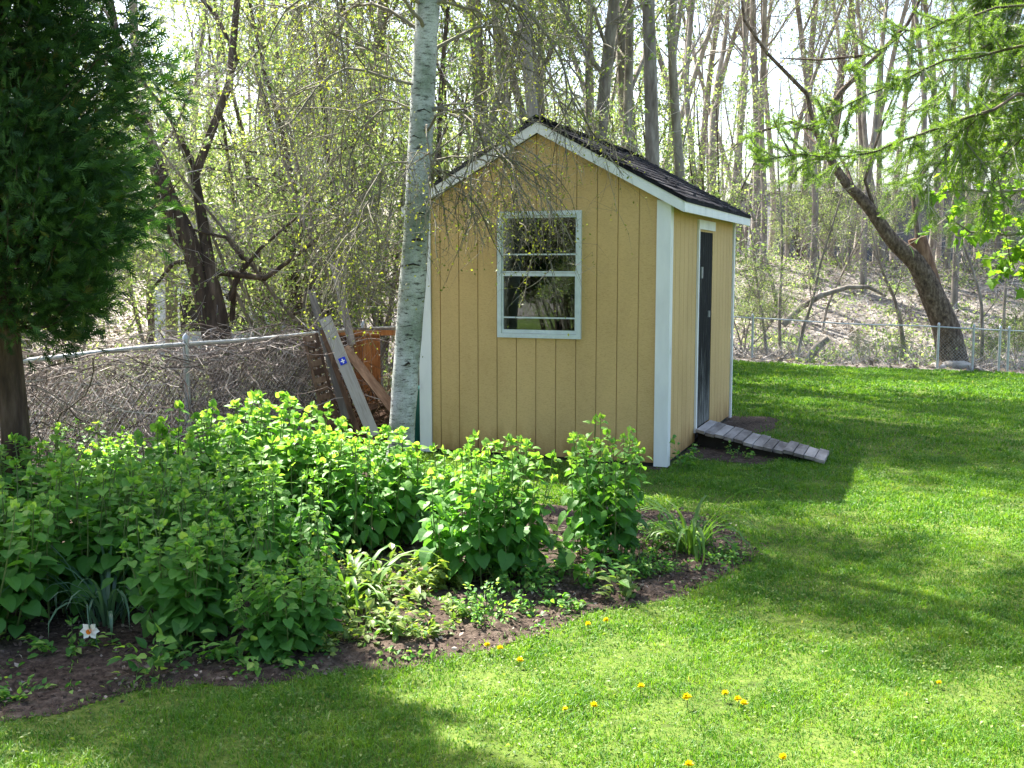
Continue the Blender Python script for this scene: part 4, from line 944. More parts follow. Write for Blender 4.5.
# ------------------------------------------------------------------ fences
def chain_fence(name, pts, H, label, zfun, posts_at, post_r=.03, rail_r=.021, step=.06, wr=.0016, extra=None):
    base = np.array([pts[0][0], pts[0][1], 0.0]); root = empty(name, base, label, 'fence')
    P = np.array([[p[0], p[1]] for p in pts], float); seg = np.linalg.norm(np.diff(P, axis=0), axis=1); cum = np.concatenate([[0], np.cumsum(seg)])
    def at(s):
        x = np.interp(s, cum, P[:, 0]); y = np.interp(s, cum, P[:, 1]); return np.array([x, y, zfun(x, y)])
    for s in posts_at(cum):
        q = at(s) - base; b = Buf(); b.tube(np.array([q + (0, 0, -.1), q + (0, 0, H + .05), q + (0, 0, H + .055)]), [post_r] * 3, 12, .5)
        b.tube(np.array([q + (0, 0, H + .05), q + (0, 0, H + .075), q + (0, 0, H + .105)]), [post_r * 1.18, post_r * 1.05, .006], 12, .5, cap=True); b.build('post', M['metal'], root, True)
    ss = np.linspace(0, cum[-1], 60); r = Buf(); r.tube(np.array([at(s) - base + np.array([0, 0, H + .008 * math.sin(s * 2.1)]) for s in ss]), [rail_r] * 60, 10, .5); r.build('top_rail', M['metal'], root, True)
    w = Buf(); n = int(cum[-1] / step); P0 = []; P1 = []
    hh = H - .06
    for i in range(-int(hh / step) - 1, n + 1):
        for sg in (1, -1):
            s0 = i * step; z0, z1 = .04, .04 + hh; sa, sb = s0, s0 + hh * 1.0
            if sg < 0: sa, sb = sb, sa
            # clip to fence length
            t0, t1 = 0.0, 1.0
            for lim, d in ((0, 1), (cum[-1], -1)):
                fa, fb = (sa - lim) * d, (sb - lim) * d
                if fa < 0 and fb < 0: t0 = 2
                elif fa < 0: t0 = max(t0, fa / (fa - fb))
                elif fb < 0: t1 = min(t1, fa / (fa - fb))
            if t0 >= t1: continue
            a = at(sa + (sb - sa) * t0) - base; c = at(sa + (sb - sa) * t1) - base; a[2] += z0 + (z1 - z0) * t0; c[2] += z0 + (z1 - z0) * t1
            P0.append(a); P1.append(c)
    P0 = np.array(P0); P1 = np.array(P1); D = P1 - P0; L_ = np.linalg.norm(D, axis=1)
    w.sticks(P0, D, L_, wr * 1.3, np.zeros((len(P0), 3))); w.build('wire_mesh', M['metal'], root)
    return root
chain_fence('chain_link_fence', FENCE_L, 1.17, 'grey chain-link fence tangled with dry vines at left', lambda x, y: 0.0, lambda c: [.05, c[1] - 2.2, c[2] - .02, c[3] + .9, c[4] - .05])
FR = [(2.6, 25.6), (9.1, 25.3), (10.1, 25.25), (11.6, 25.2), (18, 25.0)]
chain_fence('chain_link_fence', FR, .98, 'grey chain-link fence along the far edge of the lawn', lambda x, y: float(terrain(x, y)), lambda c: [.05, 3.0, c[1] + .75, c[1] + 1.55, c[2] + 1.15, c[2] + 1.35, c[4] - 2], .028, .015, .08, .0016)

# ------------------------------------------------------------------ dry vine tangle on the left fence, litter, sticks
def vines():
    np.random.seed(21); random.seed(21); b = Buf(); P = np.array(FENCE_L, float); seg = np.linalg.norm(np.diff(P, axis=0), axis=1); cum = np.concatenate([[0], np.cumsum(seg)])
    for k in range(3600):
        s = random.uniform(1.0, cum[3] + .8); x = np.interp(s, cum, P[:, 0]); y = np.interp(s, cum, P[:, 1]); off = random.uniform(-.12, .75)
        n = np.array([-.87, .5]); p = np.array([x + n[0] * off, y + n[1] * off, random.uniform(.02, 1.12) if random.random() < .8 else random.uniform(.9, 1.4)])
        d = np.random.randn(3) * np.array([1, 1, .8]); L_ = random.uniform(.35, 1.2)
        q = wander(p, d, L_, 7, .32, -.03); q[:, 2] = np.clip(q[:, 2], .02, random.choice([1.05, 1.1, 1.15, 1.25]) + .05 * np.sin(q[:, 0] * 7))
        r = random.choice([.0025, .003, .004, .005, .008]); b.tube(q, np.linspace(r, r * .6, 8), 3)
    n = 11000; s = np.random.uniform(.8, cum[3] + .8, n); off = np.random.uniform(-.15, .9, n)
    p = np.stack([np.interp(s, cum, P[:, 0]) - .87 * off, np.interp(s, cum, P[:, 1]) + .5 * off, np.random.uniform(0, 1.12, n)], 1)
    b.sticks(p, rdir(n, .1), np.random.uniform(.12, .45, n), .0019, np.random.randn(n, 3) * .3)
    return b.build('dry_vines', M['vine'])
kind(vines(), 'stuff', 'tangle of dry grey vines and twigs along the left fence')
def litter():
    np.random.seed(22); b = Buf(); n = 26000
    y = np.random.uniform(8, 44, n); x = np.random.uniform(-.6, .6, n) * y
    ok = ~inside(LAWN, x, y) & ~inside(BED, x, y) & not_shed(x, y); x, y = x[ok], y[ok]; n = len(x)
    b.scatter(*SMALL, np.stack([x, y, terrain(x, y) + np.random.uniform(.01, .06, n)], 1), rdir(n) * (1, 1, .3), rdir(n, 1.2), np.random.uniform(.05, .12, n) * (1 + (y > 24) * .8))
    return b.build('fallen_leaves', M['dead_leaf'])
M['dead_leaf'] = leafmat('dead_leaf', [(0, (.09,.075,.06)), (.5, (.23,.20,.17)), (1, (.44,.41,.37))], .25, (1.1,1,.8), .8)
kind(litter(), 'stuff', 'brown fallen leaves covering the woodland floor and bank')
def bank_sticks():
    np.random.seed(23); b = Buf(); n = 2600; y = np.random.uniform(26, 42, n); x = np.random.uniform(.1, .6, n) * y
    b.sticks(np.stack([x, y, terrain(x, y) + .05], 1), rdir(n, .35), np.random.uniform(.3, 1.4, n), .009, np.random.randn(n, 3) * .25)
    y = np.random.uniform(25.7, 27.8, 1500); x = np.random.uniform(.15, .55, 1500) * y
    b.sticks(np.stack([x, y, terrain(x, y) + .02], 1), rdir(1500, .5), np.random.uniform(.3, .8, 1500), .007)
    n = 4200; P0 = np.stack([np.random.uniform(-9, -1, n), np.random.uniform(11.5, 17, n), np.zeros(n)], 1); P0 = P0[~inside(LAWN, P0[:, 0], P0[:, 1]) & not_shed(P0[:, 0], P0[:, 1], .3)]
    b.sticks(P0, rdir(len(P0), 1.1), np.random.uniform(.3, 1.2, len(P0)), .003, np.random.randn(len(P0), 3) * .25)
    return b.build('dead_sticks', M['twig'])
kind(bank_sticks(), 'stuff', 'dead sticks and dry stems on the bank and behind the fence')
def undergrowth():
    np.random.seed(24); b = Buf(); Ps = []
    for _ in range(230):
        if random.random() < .5: cx, cy = random.uniform(-8, -1.5), random.uniform(11.8, 20)
        else: cy = random.uniform(25.6, 40); cx = random.uniform(.2, .52) * cy
        if inside(LAWN, np.array([cx]), np.array([cy]))[0]: continue
        m = random.randint(30, 110); r = random.uniform(.15, .5); h = random.uniform(.1, .5)
        p = np.random.randn(m, 3) * (r, r, h * .5); p[:, 2] = np.abs(p[:, 2]); p[:, 0] += cx; p[:, 1] += cy; p[:, 2] += terrain(p[:, 0], p[:, 1]); Ps.append(p)
    P = np.concatenate(Ps); n = len(P); b.scatter(*OVAL, P, rdir(n, .2), rdir(n, 1), np.random.uniform(.05, .12, n)); return b.build('undergrowth', M['leaf_spring'])
kind(undergrowth(), 'stuff', 'low green undergrowth sprouting through the woodland floor')

# ------------------------------------------------------------------ wood leaning by the shed's left side
def board_px(name, p0, p1, w, t, mat, label, cat='board', Y0=11.4, Y1=11.4, extra=None):
    a = A(*p0, Y0); c = A(*p1, Y1); L_ = np.linalg.norm(c - a); z = norm(a - c); y = norm(np.cross(z, np.array([1.0, 0, 0]))); x = norm(np.cross(y, z)); 
    y = np.cross(z, x); Rm = Matrix(((x[0], y[0], z[0]), (x[1], y[1], z[1]), (x[2], y[2], z[2])))
    bf = Buf(); k = max(2, int(L_ / .2)); 
    for i in range(1): bf.box((-w/2, -t/2, 0), (w/2, t/2, L_))
    o = bf.build(name, mat); o.location = c; o.rotation_euler = Rm.to_euler(); tag(o, label, cat, 'boards leaning beside the shed'); 
    if extra: extra(o, L_)
    return o
def sticker(o, L_):
    b = Buf(); b.box((-.035, -.022, L_ * .60), (.035, -.0155, L_ * .60 + .075)); s = b.build('price_label', M['blue_label'], o)
    m_ = Buf(); m_.box((-.022, -.0235, L_ * .60 + .03), (.022, -.0225, L_ * .60 + .042)); m_.box((-.006, -.0238, L_ * .60 + .012), (.008, -.0236, L_ * .60 + .06)); m_.build('label_mark', M['white_mark'], s)
board_px('leaning_board', (325,318), (374,436), .125, .03, M['board'], 'wide grey board with a small blue label leaning beside the birch', Y0=11.35, Y1=11.0, extra=sticker)
board_px('leaning_board', (345,348), (400,418), .10, .04, M['board_brown'], 'brown board slanting right behind the blue-labelled board', Y0=11.75, Y1=11.3)
board_px('leaning_board', (333,260), (352,345), .085, .03, M['board'], 'tallest thin grey board sticking up above the fence', Y0=12.4, Y1=12.1)
board_px('leaning_board', (311,290), (346,420), .075, .03, M['board'], 'narrow grey board leaning left of the blue-labelled board', Y0=11.7, Y1=11.3)
board_px('leaning_board', (322,330), (358,432), .05, .03, M['board_brown'], 'thin brown batten just behind the blue-labelled board', Y0=11.5, Y1=11.2)
def lattice():
    a = A(310, 335, 11.6); c = A(338, 428, 11.3); c[2] = 0.0
    o = empty('lattice_panel', (c[0], c[1], 0), 'narrow dark brown perforated trellis strip leaning against the fence', 'trellis')
    d = a - c; z = norm(d); x = norm(np.cross(np.array([0, 1.0, 0]), z)); y = np.cross(z, x); L_ = np.linalg.norm(d)
    f = Buf(); Mx = (np.stack([x, y, z], 1), np.zeros(3))
    f.box((-.085, -.012, 0), (-.055, .012, L_), Mx); f.box((.055, -.012, 0), (.085, .012, L_), Mx); f.build('frame', M['board_brown'], o)
    s = Buf(); k = 0.0
    while k < L_ - .06: s.box((-.054, -.008, k), (.054, .008, k + .062), Mx); k += .092
    s.box((-.012, .0085, 0), (.012, .018, L_), Mx); s.build('slats', M['board_brown'], o)
lattice()
def fence_panel():
    Y = 12.6; a = A(336, 330, Y); zt = a[2]
    o = empty('fence_panel', (a[0], Y, 0), 'orange-brown wooden fence panel behind the leaning boards', 'panel')
    r = Buf(); r.box((-.02, -.04, zt - .06), (1.1, .04, zt - .0)); r.build('rail', M['board_orange'], o)
    r = Buf(); r.box((-.02, -.03, zt - .0), (1.1, .05, zt + .025)); r.build('cap', M['board'], o)
    x = .20
    for k in range(3):
        s = Buf(); s.box((x, .0, .1), (x + .098, .02, zt - .062)); s.build('slat', M['board_orange'], o); x += .103
    s = Buf(); s.box((.0, .021, .15), (.12, .05, zt - .062)); s.box((.85, .021, .1), (.95, .05, zt - .062)); s.build('post', M['board_brown'], o)
fence_panel()
def pile():
    np.random.seed(40); random.seed(40)
    specs = [((352,425), (404,404), .10), ((348,440), (400,430), .12), ((366,412), (402,396), .07), ((372,440), (404,418), .08)]
    for i, (p0, p1, w) in enumerate(specs):
        board_px('scrap_board', p0, p1, w, .05, M['board_brown'], ['dark scrap board lying in the pile at the fence panel\'s foot', 'lowest dark scrap board in the pile left of the birch', 'topmost short scrap board in the pile left of the birch', 'steepest dark scrap board in the pile beside the birch'][i], Y0=11.9 - .1 * i, Y1=12.1 - .1 * i)
    b = Buf(); n = 900; p = np.stack([np.random.uniform(-1.95, -1.05, n), np.random.uniform(11.6, 12.4, n), np.abs(np.random.randn(n)) * .25], 1)
    b.sticks(p, rdir(n, .2), np.random.uniform(.1, .5, n), .006); kind(b.build('brush_heap', M['board_brown']), 'stuff', 'heap of dark brown brush under the leaning boards')
    a = A(409, 440, 11.5); t = Buf(); t.tube([(0,0,0), (0,0,.06), (0,0,.58), (0,0,.62)], [.13, .15, .19, .20], 16, .5, cap=True)
    o = t.build('plastic_bin', M['teal'], None, True); o.location = (a[0] + .03, 11.62, 0); tag(o, 'dark teal plastic bin tucked between the birch and the shed', 'bin')
pile()

# ------------------------------------------------------------------ bed plants
def leafy(seed, H=.95, Rr=.35, stems=18, leaf=.1, tipbright=.5, tpl=HEART, pairs=13):
    """clump of upright stems with opposite heart-shaped leaves, big below, small and bright at the top"""
    np.random.seed(seed); random.seed(seed); st = Buf(); lf = Buf(); P, Fd, Up, S, Rn = [], [], [], [], []
    for s in range(stems):
        a = random.uniform(0, 6.283); r = Rr * math.sqrt(random.random()) * .75; b0 = np.array([math.cos(a) * r, math.sin(a) * r, 0]); h = H * random.uniform(.7, .97) * (1 - .25 * (r / Rr) ** 2)
        d = np.array([math.cos(a) * r / Rr * .26, math.sin(a) * r / Rr * .26, 1]) + np.random.randn(3) * .04
        pts = wander(b0, d, h, 6, .05, .02); st.tube(pts, np.linspace(.006, .003, 7), 5)
        az = random.uniform(0, 6.28); np_ = int(pairs * h / H) + 2
        for k in range(np_):
            f = .12 + .88 * (k + .5) / np_; q, dd = at_frac(pts, min(f, .999)); az += 1.75 + random.uniform(-.3, .3)
            sz = leaf * (1.05 - .62 * f ** 1.6) * random.uniform(.8, 1.15) * (.75 if f < .2 else 1)
            for sg in (0, math.pi):
                if random.random() < .10: continue
                o = np.array([math.cos(az + sg), math.sin(az + sg), 0]); pet = sz * random.uniform(.35, .9); e = q + o * pet + np.array([0, 0, pet * .35])
                P.append(e); el = random.uniform(-.75, -.1) + .65 * f ** 2; Fd.append(o * math.cos(el) + np.array([0, 0, math.sin(el)]) + np.random.randn(3) * .12); Up.append(np.array([0, 0, 1.0]) + o * .2 + np.random.randn(3) * .22); S.append(sz)
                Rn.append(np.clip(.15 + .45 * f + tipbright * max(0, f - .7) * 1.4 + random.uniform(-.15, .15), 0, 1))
        top = pts[-1]
        for k in range(7):
            o = rdir(1, .9)[0]; P.append(top + o * .012); Fd.append(o); Up.append(np.random.randn(3) + np.array([0, 0, .6])); S.append(leaf * random.uniform(.22, .42)); Rn.append(np.clip(.75 + random.uniform(-.2, .25), 0, 1))
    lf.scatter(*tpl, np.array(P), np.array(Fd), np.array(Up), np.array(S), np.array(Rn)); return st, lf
def plant(name, loc, sb, lb, mats, label, cat='plant', group=None, rz=0.0, sc_=1.0):
    o = empty(name, loc, label, cat, group, rz); o.scale = (sc_,) * 3 if np.isscalar(sc_) else sc_
    if sb is not None and sb.n: sb.build('stems', mats[0], o)
    lb.build('leaves', mats[1], o); return o
PL = [leafy(101, .95, .44, 34, .108), leafy(102, .97, .27, 24, .10), leafy(103, .9, .42, 34, .10), leafy(104, .85, .36, 28, .11), leafy(105, .92, .42, 16, .12, .3, OVAL, 11)]
# (px, py of base, proto, scale, label)
CL = [(480, 580, 0, (.86,.86,1.0), 'wide leafy green plant standing right of the birch before the shed'),
 (602, 562, 1, (.85,.85,1.06), 'upright leafy green plant in front of the shed\'s right half'),
 (20, 560, 2, 1.0, 'dark leafy plant in the bed right under the evergreen'),
 (60, 610, 0, 1.0, 'dark shaded leafy plant behind the white daffodil'),
 (-20, 640, 1, 1.0, 'dark leafy plant at the bottom left of the bed'),
 (-60, 580, 3, 1.1, 'dark leafy plant at the bed\'s far left end'),
 (140, 560, 3, .92, 'leafy plant in the bed before the left fence post'),
 (120, 520, 0, .75, 'leafy plant at the bed\'s rear below the left fence'),
 (188, 640, 1, .9, 'large leafy plant at the front of the bed, left side'),
 (238, 585, 2, .98, 'leafy plant in the middle of the crowded left bed'),
 (200, 545, 3, 1.15, 'bright-topped leafy plant in front of the fence post'),
 (262, 540, 0, 1.1, 'bright yellow-green leafy plant before the leaning trellis'),
 (290, 655, 3, .62, 'small leafy plant at the front edge of the bed'),
 (320, 545, 1, 1.0, 'bright leafy plant below the leaning boards'),
 (300, 600, 4, .86, 'sunlit leafy plant in the bed left of the strap-leaved clump'),
 (372, 545, 2, .98, 'bright leafy plant directly left of the birch foot'),
 (412, 525, 3, .72, 'small leafy plant at the foot of the birch'),
 (345, 560, 4, .92, 'bright leafy plant between the boards and the strap-leaved clump'),
 (165, 606, 4, .95, 'half-shaded leafy plant right of the blue-green daffodil leaves'),
 (235, 500, 1, .85, 'leafy plant rising at the bed\'s rear left of the boards'),
 (80, 500, 4, .9, 'leafy plant by the evergreen trunk at the bed\'s rear')]
pd = {}
random.seed(77)
for px, py, k, s_, lab in CL:
    x, y = G(px, py); rz = random.uniform(0, 6.28)
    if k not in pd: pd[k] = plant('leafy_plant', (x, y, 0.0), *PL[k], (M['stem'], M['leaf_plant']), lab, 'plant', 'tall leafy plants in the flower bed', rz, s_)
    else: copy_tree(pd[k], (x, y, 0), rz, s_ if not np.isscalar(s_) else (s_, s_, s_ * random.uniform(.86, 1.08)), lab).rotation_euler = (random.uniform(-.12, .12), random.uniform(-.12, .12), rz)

def ribbons(specs):
    """strap leaves: (base, azimuth, length, width, elevation, curl)"""
    b = Buf()
    for p, az, L_, w, el, curl in specs:
        n = 7; pts = [np.array(p, float)]; e = el
        for k in range(n): e -= curl / n * (k * .5 + .2); pts.append(pts[-1] + np.array([math.cos(az) * math.cos(e), math.sin(az) * math.cos(e), math.sin(e)]) * L_ / n)
        pts = np.array(pts); sd_ = np.array([-math.sin(az), math.cos(az), 0]); ww = w * np.array([.7, .95, 1, 1, .92, .75, .45, .03]) / 2
        V = np.concatenate([pts - sd_ * ww[:, None] + np.array([0, 0, .15 * w]), pts, pts + sd_ * ww[:, None] + np.array([0, 0, .15 * w])]); m = n + 1
        Q = [[i, i + 1, m + i + 1, m + i] for i in range(n)] + [[m + i, m + i + 1, 2 * m + i + 1, 2 * m + i] for i in range(n)]
        b.add(V, Q, random.random())
    return b
def strap(px, py, n, L_, w, mat, label, el=(1.0, 1.5), curl=(.8, 3.4), Rr=.08, cat='plant', z=0.0, name='strap_leaved_plant'):
    x, y = G(px, py); sp_ = []
    for k in range(n):
        a = random.uniform(0, 6.283); r = random.uniform(0, Rr); sp_.append(((math.cos(a) * r, math.sin(a) * r, 0), a + random.uniform(-.7, .7), L_ * random.uniform(.6, 1.1), w * random.uniform(.7, 1.2), random.uniform(*el), random.uniform(*curl)))
    o = empty(name, (x, y, z), label, cat); ribbons(sp_).build('leaves', mat, o, True); return o
strap(692, 556, 48, .78, .023, M['leaf_strap'], 'strap-leaved plant with curling tips at the right end of the bed')
strap(345, 610, 34, .62, .030, M['leaf_strap'], 'sunlit strap-leaved clump in the middle of the bed', Rr=.14)
strap(285, 625, 22, .55, .028, M['leaf_strap'], 'shaded strap-leaved clump left of the sunlit one', Rr=.10)
dd = strap(108, 628, 46, .62, .020, M['leaf_blue'], 'blue-green daffodil leaves in the shaded bed', el=(1.1, 1.55), curl=(.3, 2.6), Rr=.12, name='daffodil_leaves')
strap(70, 610, 22, .6, .02, M['leaf_blue'], 'bluish strap leaves behind the white daffodil', el=(1.1, 1.5), curl=(.3, 2.6), Rr=.10, name='daffodil_leaves')
strap(395, 640, 12, .28, .022, M['leaf_strap'], 'small strap-leaved tuft near the bed\'s sunny edge', Rr=.04)
strap(578, 612, 8, .18, .018, M['leaf_strap'], 'little strap-leaved tuft by the right bed edge', Rr=.03)
def daffodil():
    x, y = G(92, 662); h = .16; o = empty('daffodil', (x, y, 0), 'white daffodil flower with orange centre hanging low over the soil', 'flower')
    s = Buf(); s.tube([(0, .10, 0), (-.02, .06, .18), (-.02, .02, .28), (-.01, 0, .22), (0, -.01, h + .01)], [.004] * 5, 6); s.build('stem', M['leaf_blue'], o, True)
    p = Buf(); n = 6; a = np.arange(n) * 6.283 / n; fw = np.stack([np.cos(a), -.35 + 0 * a, np.sin(a) * .7], 1); up = np.tile(np.array([[0, -1.0, .3]]), (n, 1))
    p.scatter(*leaf_tpl([(.0,0), (.28,.35), (.30,.65), (0,1)], .1, .1), np.tile([[0, 0, h]], (n, 1)), fw, up, .05); p.build('petals', M['white_petal'], o)
    c = Buf(); c.tube([(0, -.005, h), (0, -.02, h), (0, -.028, h)], [.006, .010, .013], 10); c.build('cup', M['orange_cup'], o)
daffodil()
# small mounds and weeds
def mound(seed, H, Rr, n, leaf, tpl=OVAL, br=(0, 1)):
    np.random.seed(seed); random.seed(seed); st = Buf(); lf = Buf(); ns = max(5, n // 14)
    a = np.random.rand(ns) * 6.283; r = np.sqrt(np.random.rand(ns)) * Rr * .5; P0 = np.stack([np.cos(a) * r, np.sin(a) * r, np.zeros(ns)], 1)
    D = np.stack([np.cos(a) * r / Rr * 1.6, np.sin(a) * r / Rr * 1.6, np.ones(ns)], 1) + np.random.randn(ns, 3) * .12
    p, q, c = st.sticks(P0, D, H * np.random.uniform(.7, 1.1, ns), .003)
    j = np.random.randint(0, ns, n); s = np.random.uniform(.15, 1, n)[:, None]; pos = np.where(s < .5, p[j] + (q[j] - p[j]) * s * 2, q[j] + (c[j] - q[j]) * (s * 2 - 1)) + np.random.randn(n, 3) * leaf * .35
    pos[:, 2] = np.maximum(pos[:, 2], .015)
    out = pos * (1, 1, 0) + np.random.randn(n, 3) * .25 * Rr; lf.scatter(*tpl, pos, out + np.array([[0, 0, .05]]), rdir(n, 1.3, .5), leaf * np.random.uniform(.6, 1.2, n), np.random.uniform(*br, n)); return st, lf
MD = [('low_plant', 258, 668, (.16, .16, 90, .055), 'leaf_plant', 'small shaded sprout at the bed\'s front edge, left of the sunlight'),
 ('low_plant', 330, 655, (.16, .2, 150, .045), 'leaf_pale', 'low bright weed at the bed\'s front where sunlight begins'),
 ('low_plant', 445, 625, (.14, .2, 130, .045), 'leaf_pale', 'pale low weed just left of the fine-leaved mound'),
 ('low_plant', 545, 612, (.14, .2, 130, .04), 'leaf_plant', 'low weed right of the fine-leaved mound'),
 ('low_plant', 420, 640, (.12, .16, 90, .04), 'leaf_pale', 'tiny pale weed on the sunny soil at the bed\'s edge'),
 ('low_plant', 200, 662, (.13, .18, 90, .05), 'leaf_plant', 'low shaded weed below the large front leafy plant'),
 ('low_plant', 490, 625, (.20, .20, 420, .030), 'leaf_plant', 'rounded fine-leaved mound on the bed edge below the wide leafy plant'),
 ('low_plant', 400, 600, (.26, .30, 260, .075), 'leaf_pale', 'low pale broad-leaved plant in full sun in the bed'),
 ('low_plant', 360, 640, (.30, .26, 240, .06), 'leaf_pale', 'low bright green plant at the bed\'s sunny edge'),
 ('low_plant', 438, 585, (.20, .26, 200, .07), 'leaf_pale', 'low pale plant spreading left of the fine-leaved mound'),
 ('low_plant', 580, 585, (.34, .24, 150, .095), 'leaf_plant', 'peony-like plant with broad leaves before the upright leafy plant'),
 ('low_plant', 640, 575, (.17, .28, 560, .032), 'leaf_plant', 'feathery low plant right of the upright leafy plant'),
 ('low_plant', 672, 548, (.26, .26, 560, .036), 'leaf_plant', 'feathery bushy plant just left of the curling strap leaves'),
 ('low_plant', 716, 562, (.14, .22, 240, .035), 'leaf_plant', 'low ground-hugging plant at the bed\'s right tip'),
 ('low_plant', 520, 592, (.20, .30, 300, .05), 'leaf_plant', 'dark low plant under the wide leafy plant'),
 ('low_plant', 625, 605, (.16, .10, 70, .06), 'leaf_pale', 'small seedling at the bed edge with pale leaves'),
 ('low_plant', 155, 672, (.20, .13, 60, .075), 'leaf_plant', 'small broad-leaved sprout at the front of the shaded soil'),
 ('low_plant', 22, 700, (.07, .14, 110, .035), 'leaf_plant', 'tiny weed patch on the shaded soil near the bottom left'),
 ('low_plant', 683, 470, (.34, .12, 70, .06), 'leaf_plant', 'small weed growing against the shed\'s near corner'),
 ('low_plant', 735, 458, (.14, .22, 90, .04), 'leaf_plant', 'weed growing in the shadow under the ramp'),
 ('low_plant', 330, 590, (.3, .3, 260, .06), 'leaf_pale', 'bright low plant behind the sunlit strap-leaved clump'),
 ('low_plant', 470, 545, (.25, .3, 200, .06), 'leaf_plant', 'low plant at the back of the bed before the shed wall'),
 ('low_plant', 65, 655, (.15, .16, 90, .05), 'leaf_plant', 'low sprout on the dark soil left of the white daffodil')]
for i, (nm, px, py, sp_, mt, lab) in enumerate(MD):
    x, y = G(px, py); st, lf = mound(200 + i, *sp_); plant(nm, (x, y, 0), st, lf, (M['stem'], M[mt]), lab, 'plant')

def seedlings():
    np.random.seed(71); b = Buf(); P = []
    for _ in range(300):
        x, y = random.uniform(-3.5, 1.6), random.uniform(4.3, 8); m = random.randint(5, 16); r = random.uniform(.02, .07); q = np.random.randn(m, 3) * (r, r, .012); q += (x, y, .05); P.append(q)
    P = np.concatenate(P); P = P[inside(BED, P[:, 0], P[:, 1])]; n = len(P); b.scatter(*OVAL, P, rdir(n) * (1, 1, .4), rdir(n, 1.4), np.random.uniform(.015, .045, n)); return b.build('seedlings', M['leaf_plant'])
kind(seedlings(), 'stuff', 'tiny green seedlings dotted over the soil of the bed')

# mulch chips and crumbs on the soil
def mulch():
    np.random.seed(50); b = Buf(); n = 24000; x = np.random.uniform(-4.5, 2.2, n); y = np.random.uniform(4.1, 8.5, n); ok = inside(BED, x + np.random.randn(n) * .06, y + np.random.randn(n) * .06); x, y = x[ok], y[ok]; n = len(x)
    b.scatter(*SMALL, np.stack([x, y, np.random.uniform(.012, .04, n)], 1), rdir(n) * (1, 1, .4), rdir(n, 1.0), np.random.uniform(.012, .04, n)); return b.build('mulch', M['mulch'])
M['mulch'] = leafmat('mulch_chip', [(0, (.03,.02,.015)), (.6, (.10,.07,.055)), (.9, (.24,.19,.15)), (1, (.42,.36,.30))], .1, (1,1,1), .9)
kind(mulch(), 'stuff', 'brown mulch chips and crumbs on the soil of the bed')

# dandelions and clover heads in the lawn
def dandelion():
    o = empty('dandelion', (0, 0, 0), 'x', 'flower', 'dandelions in the lawn')
    s = Buf(); s.tube([(0, 0, 0), (.003, 0, .03), (0, 0, .048)], [.002, .002, .002], 5); s.build('stem', M['stem'], o)
    f = Buf(); n = 46; a = np.random.rand(n) * 6.283; e = np.random.uniform(.1, 1.4, n); fw = np.stack([np.cos(a) * np.cos(e), np.sin(a) * np.cos(e), np.sin(e)], 1)
    f.scatter(*SMALL, np.tile([[0, 0, .047]], (n, 1)), fw, rdir(n, .8), np.random.uniform(.014, .021, n)); f.build('flower_head', M['yellow'], o); return o
dn = dandelion()
DN = [(487,645,'dandelion on the lawn edge just right of the fine-leaved mound, left of a pair'), (500,648,'dandelion on the lawn edge, right one of the pair by the mound'), (520,660,'dandelion just below the pair by the fine-leaved mound'),
 (588,624,'dandelion touching the bed edge, left of two'), (606,620,'dandelion touching the bed edge, right of two'), (641,686,'lone dandelion in the sunny middle of the foreground lawn'),
 (565,706,'faded dandelion left of another low in the foreground lawn'), (594,705,'dandelion right beside the faded one low in the lawn'), (687,700,'largest dandelion in the foreground lawn'),
 (725,693,'dandelion right of the largest one, upper of three'), (738,699,'dandelion right of the largest one, middle of three'), (744,703,'dandelion right of the largest one, lowest of three'),
 (783,757,'dandelion near the bottom of the photo, right of centre'), (689,764,'dandelion cut by the photo\'s bottom edge'), (939,680,'lone small dandelion in the lawn at the far right')]
for i, (px, py, lab) in enumerate(DN):
    x, y = G(px, py, .05); s_ = (.75 if i in (6, 14) else 1.25 if i == 8 else 1.0)
    if i == 0: dn.location = (x, y, 0); dn['label'] = lab
    else: copy_tree(dn, (x, y, 0), random.uniform(0, 6), s_, lab)

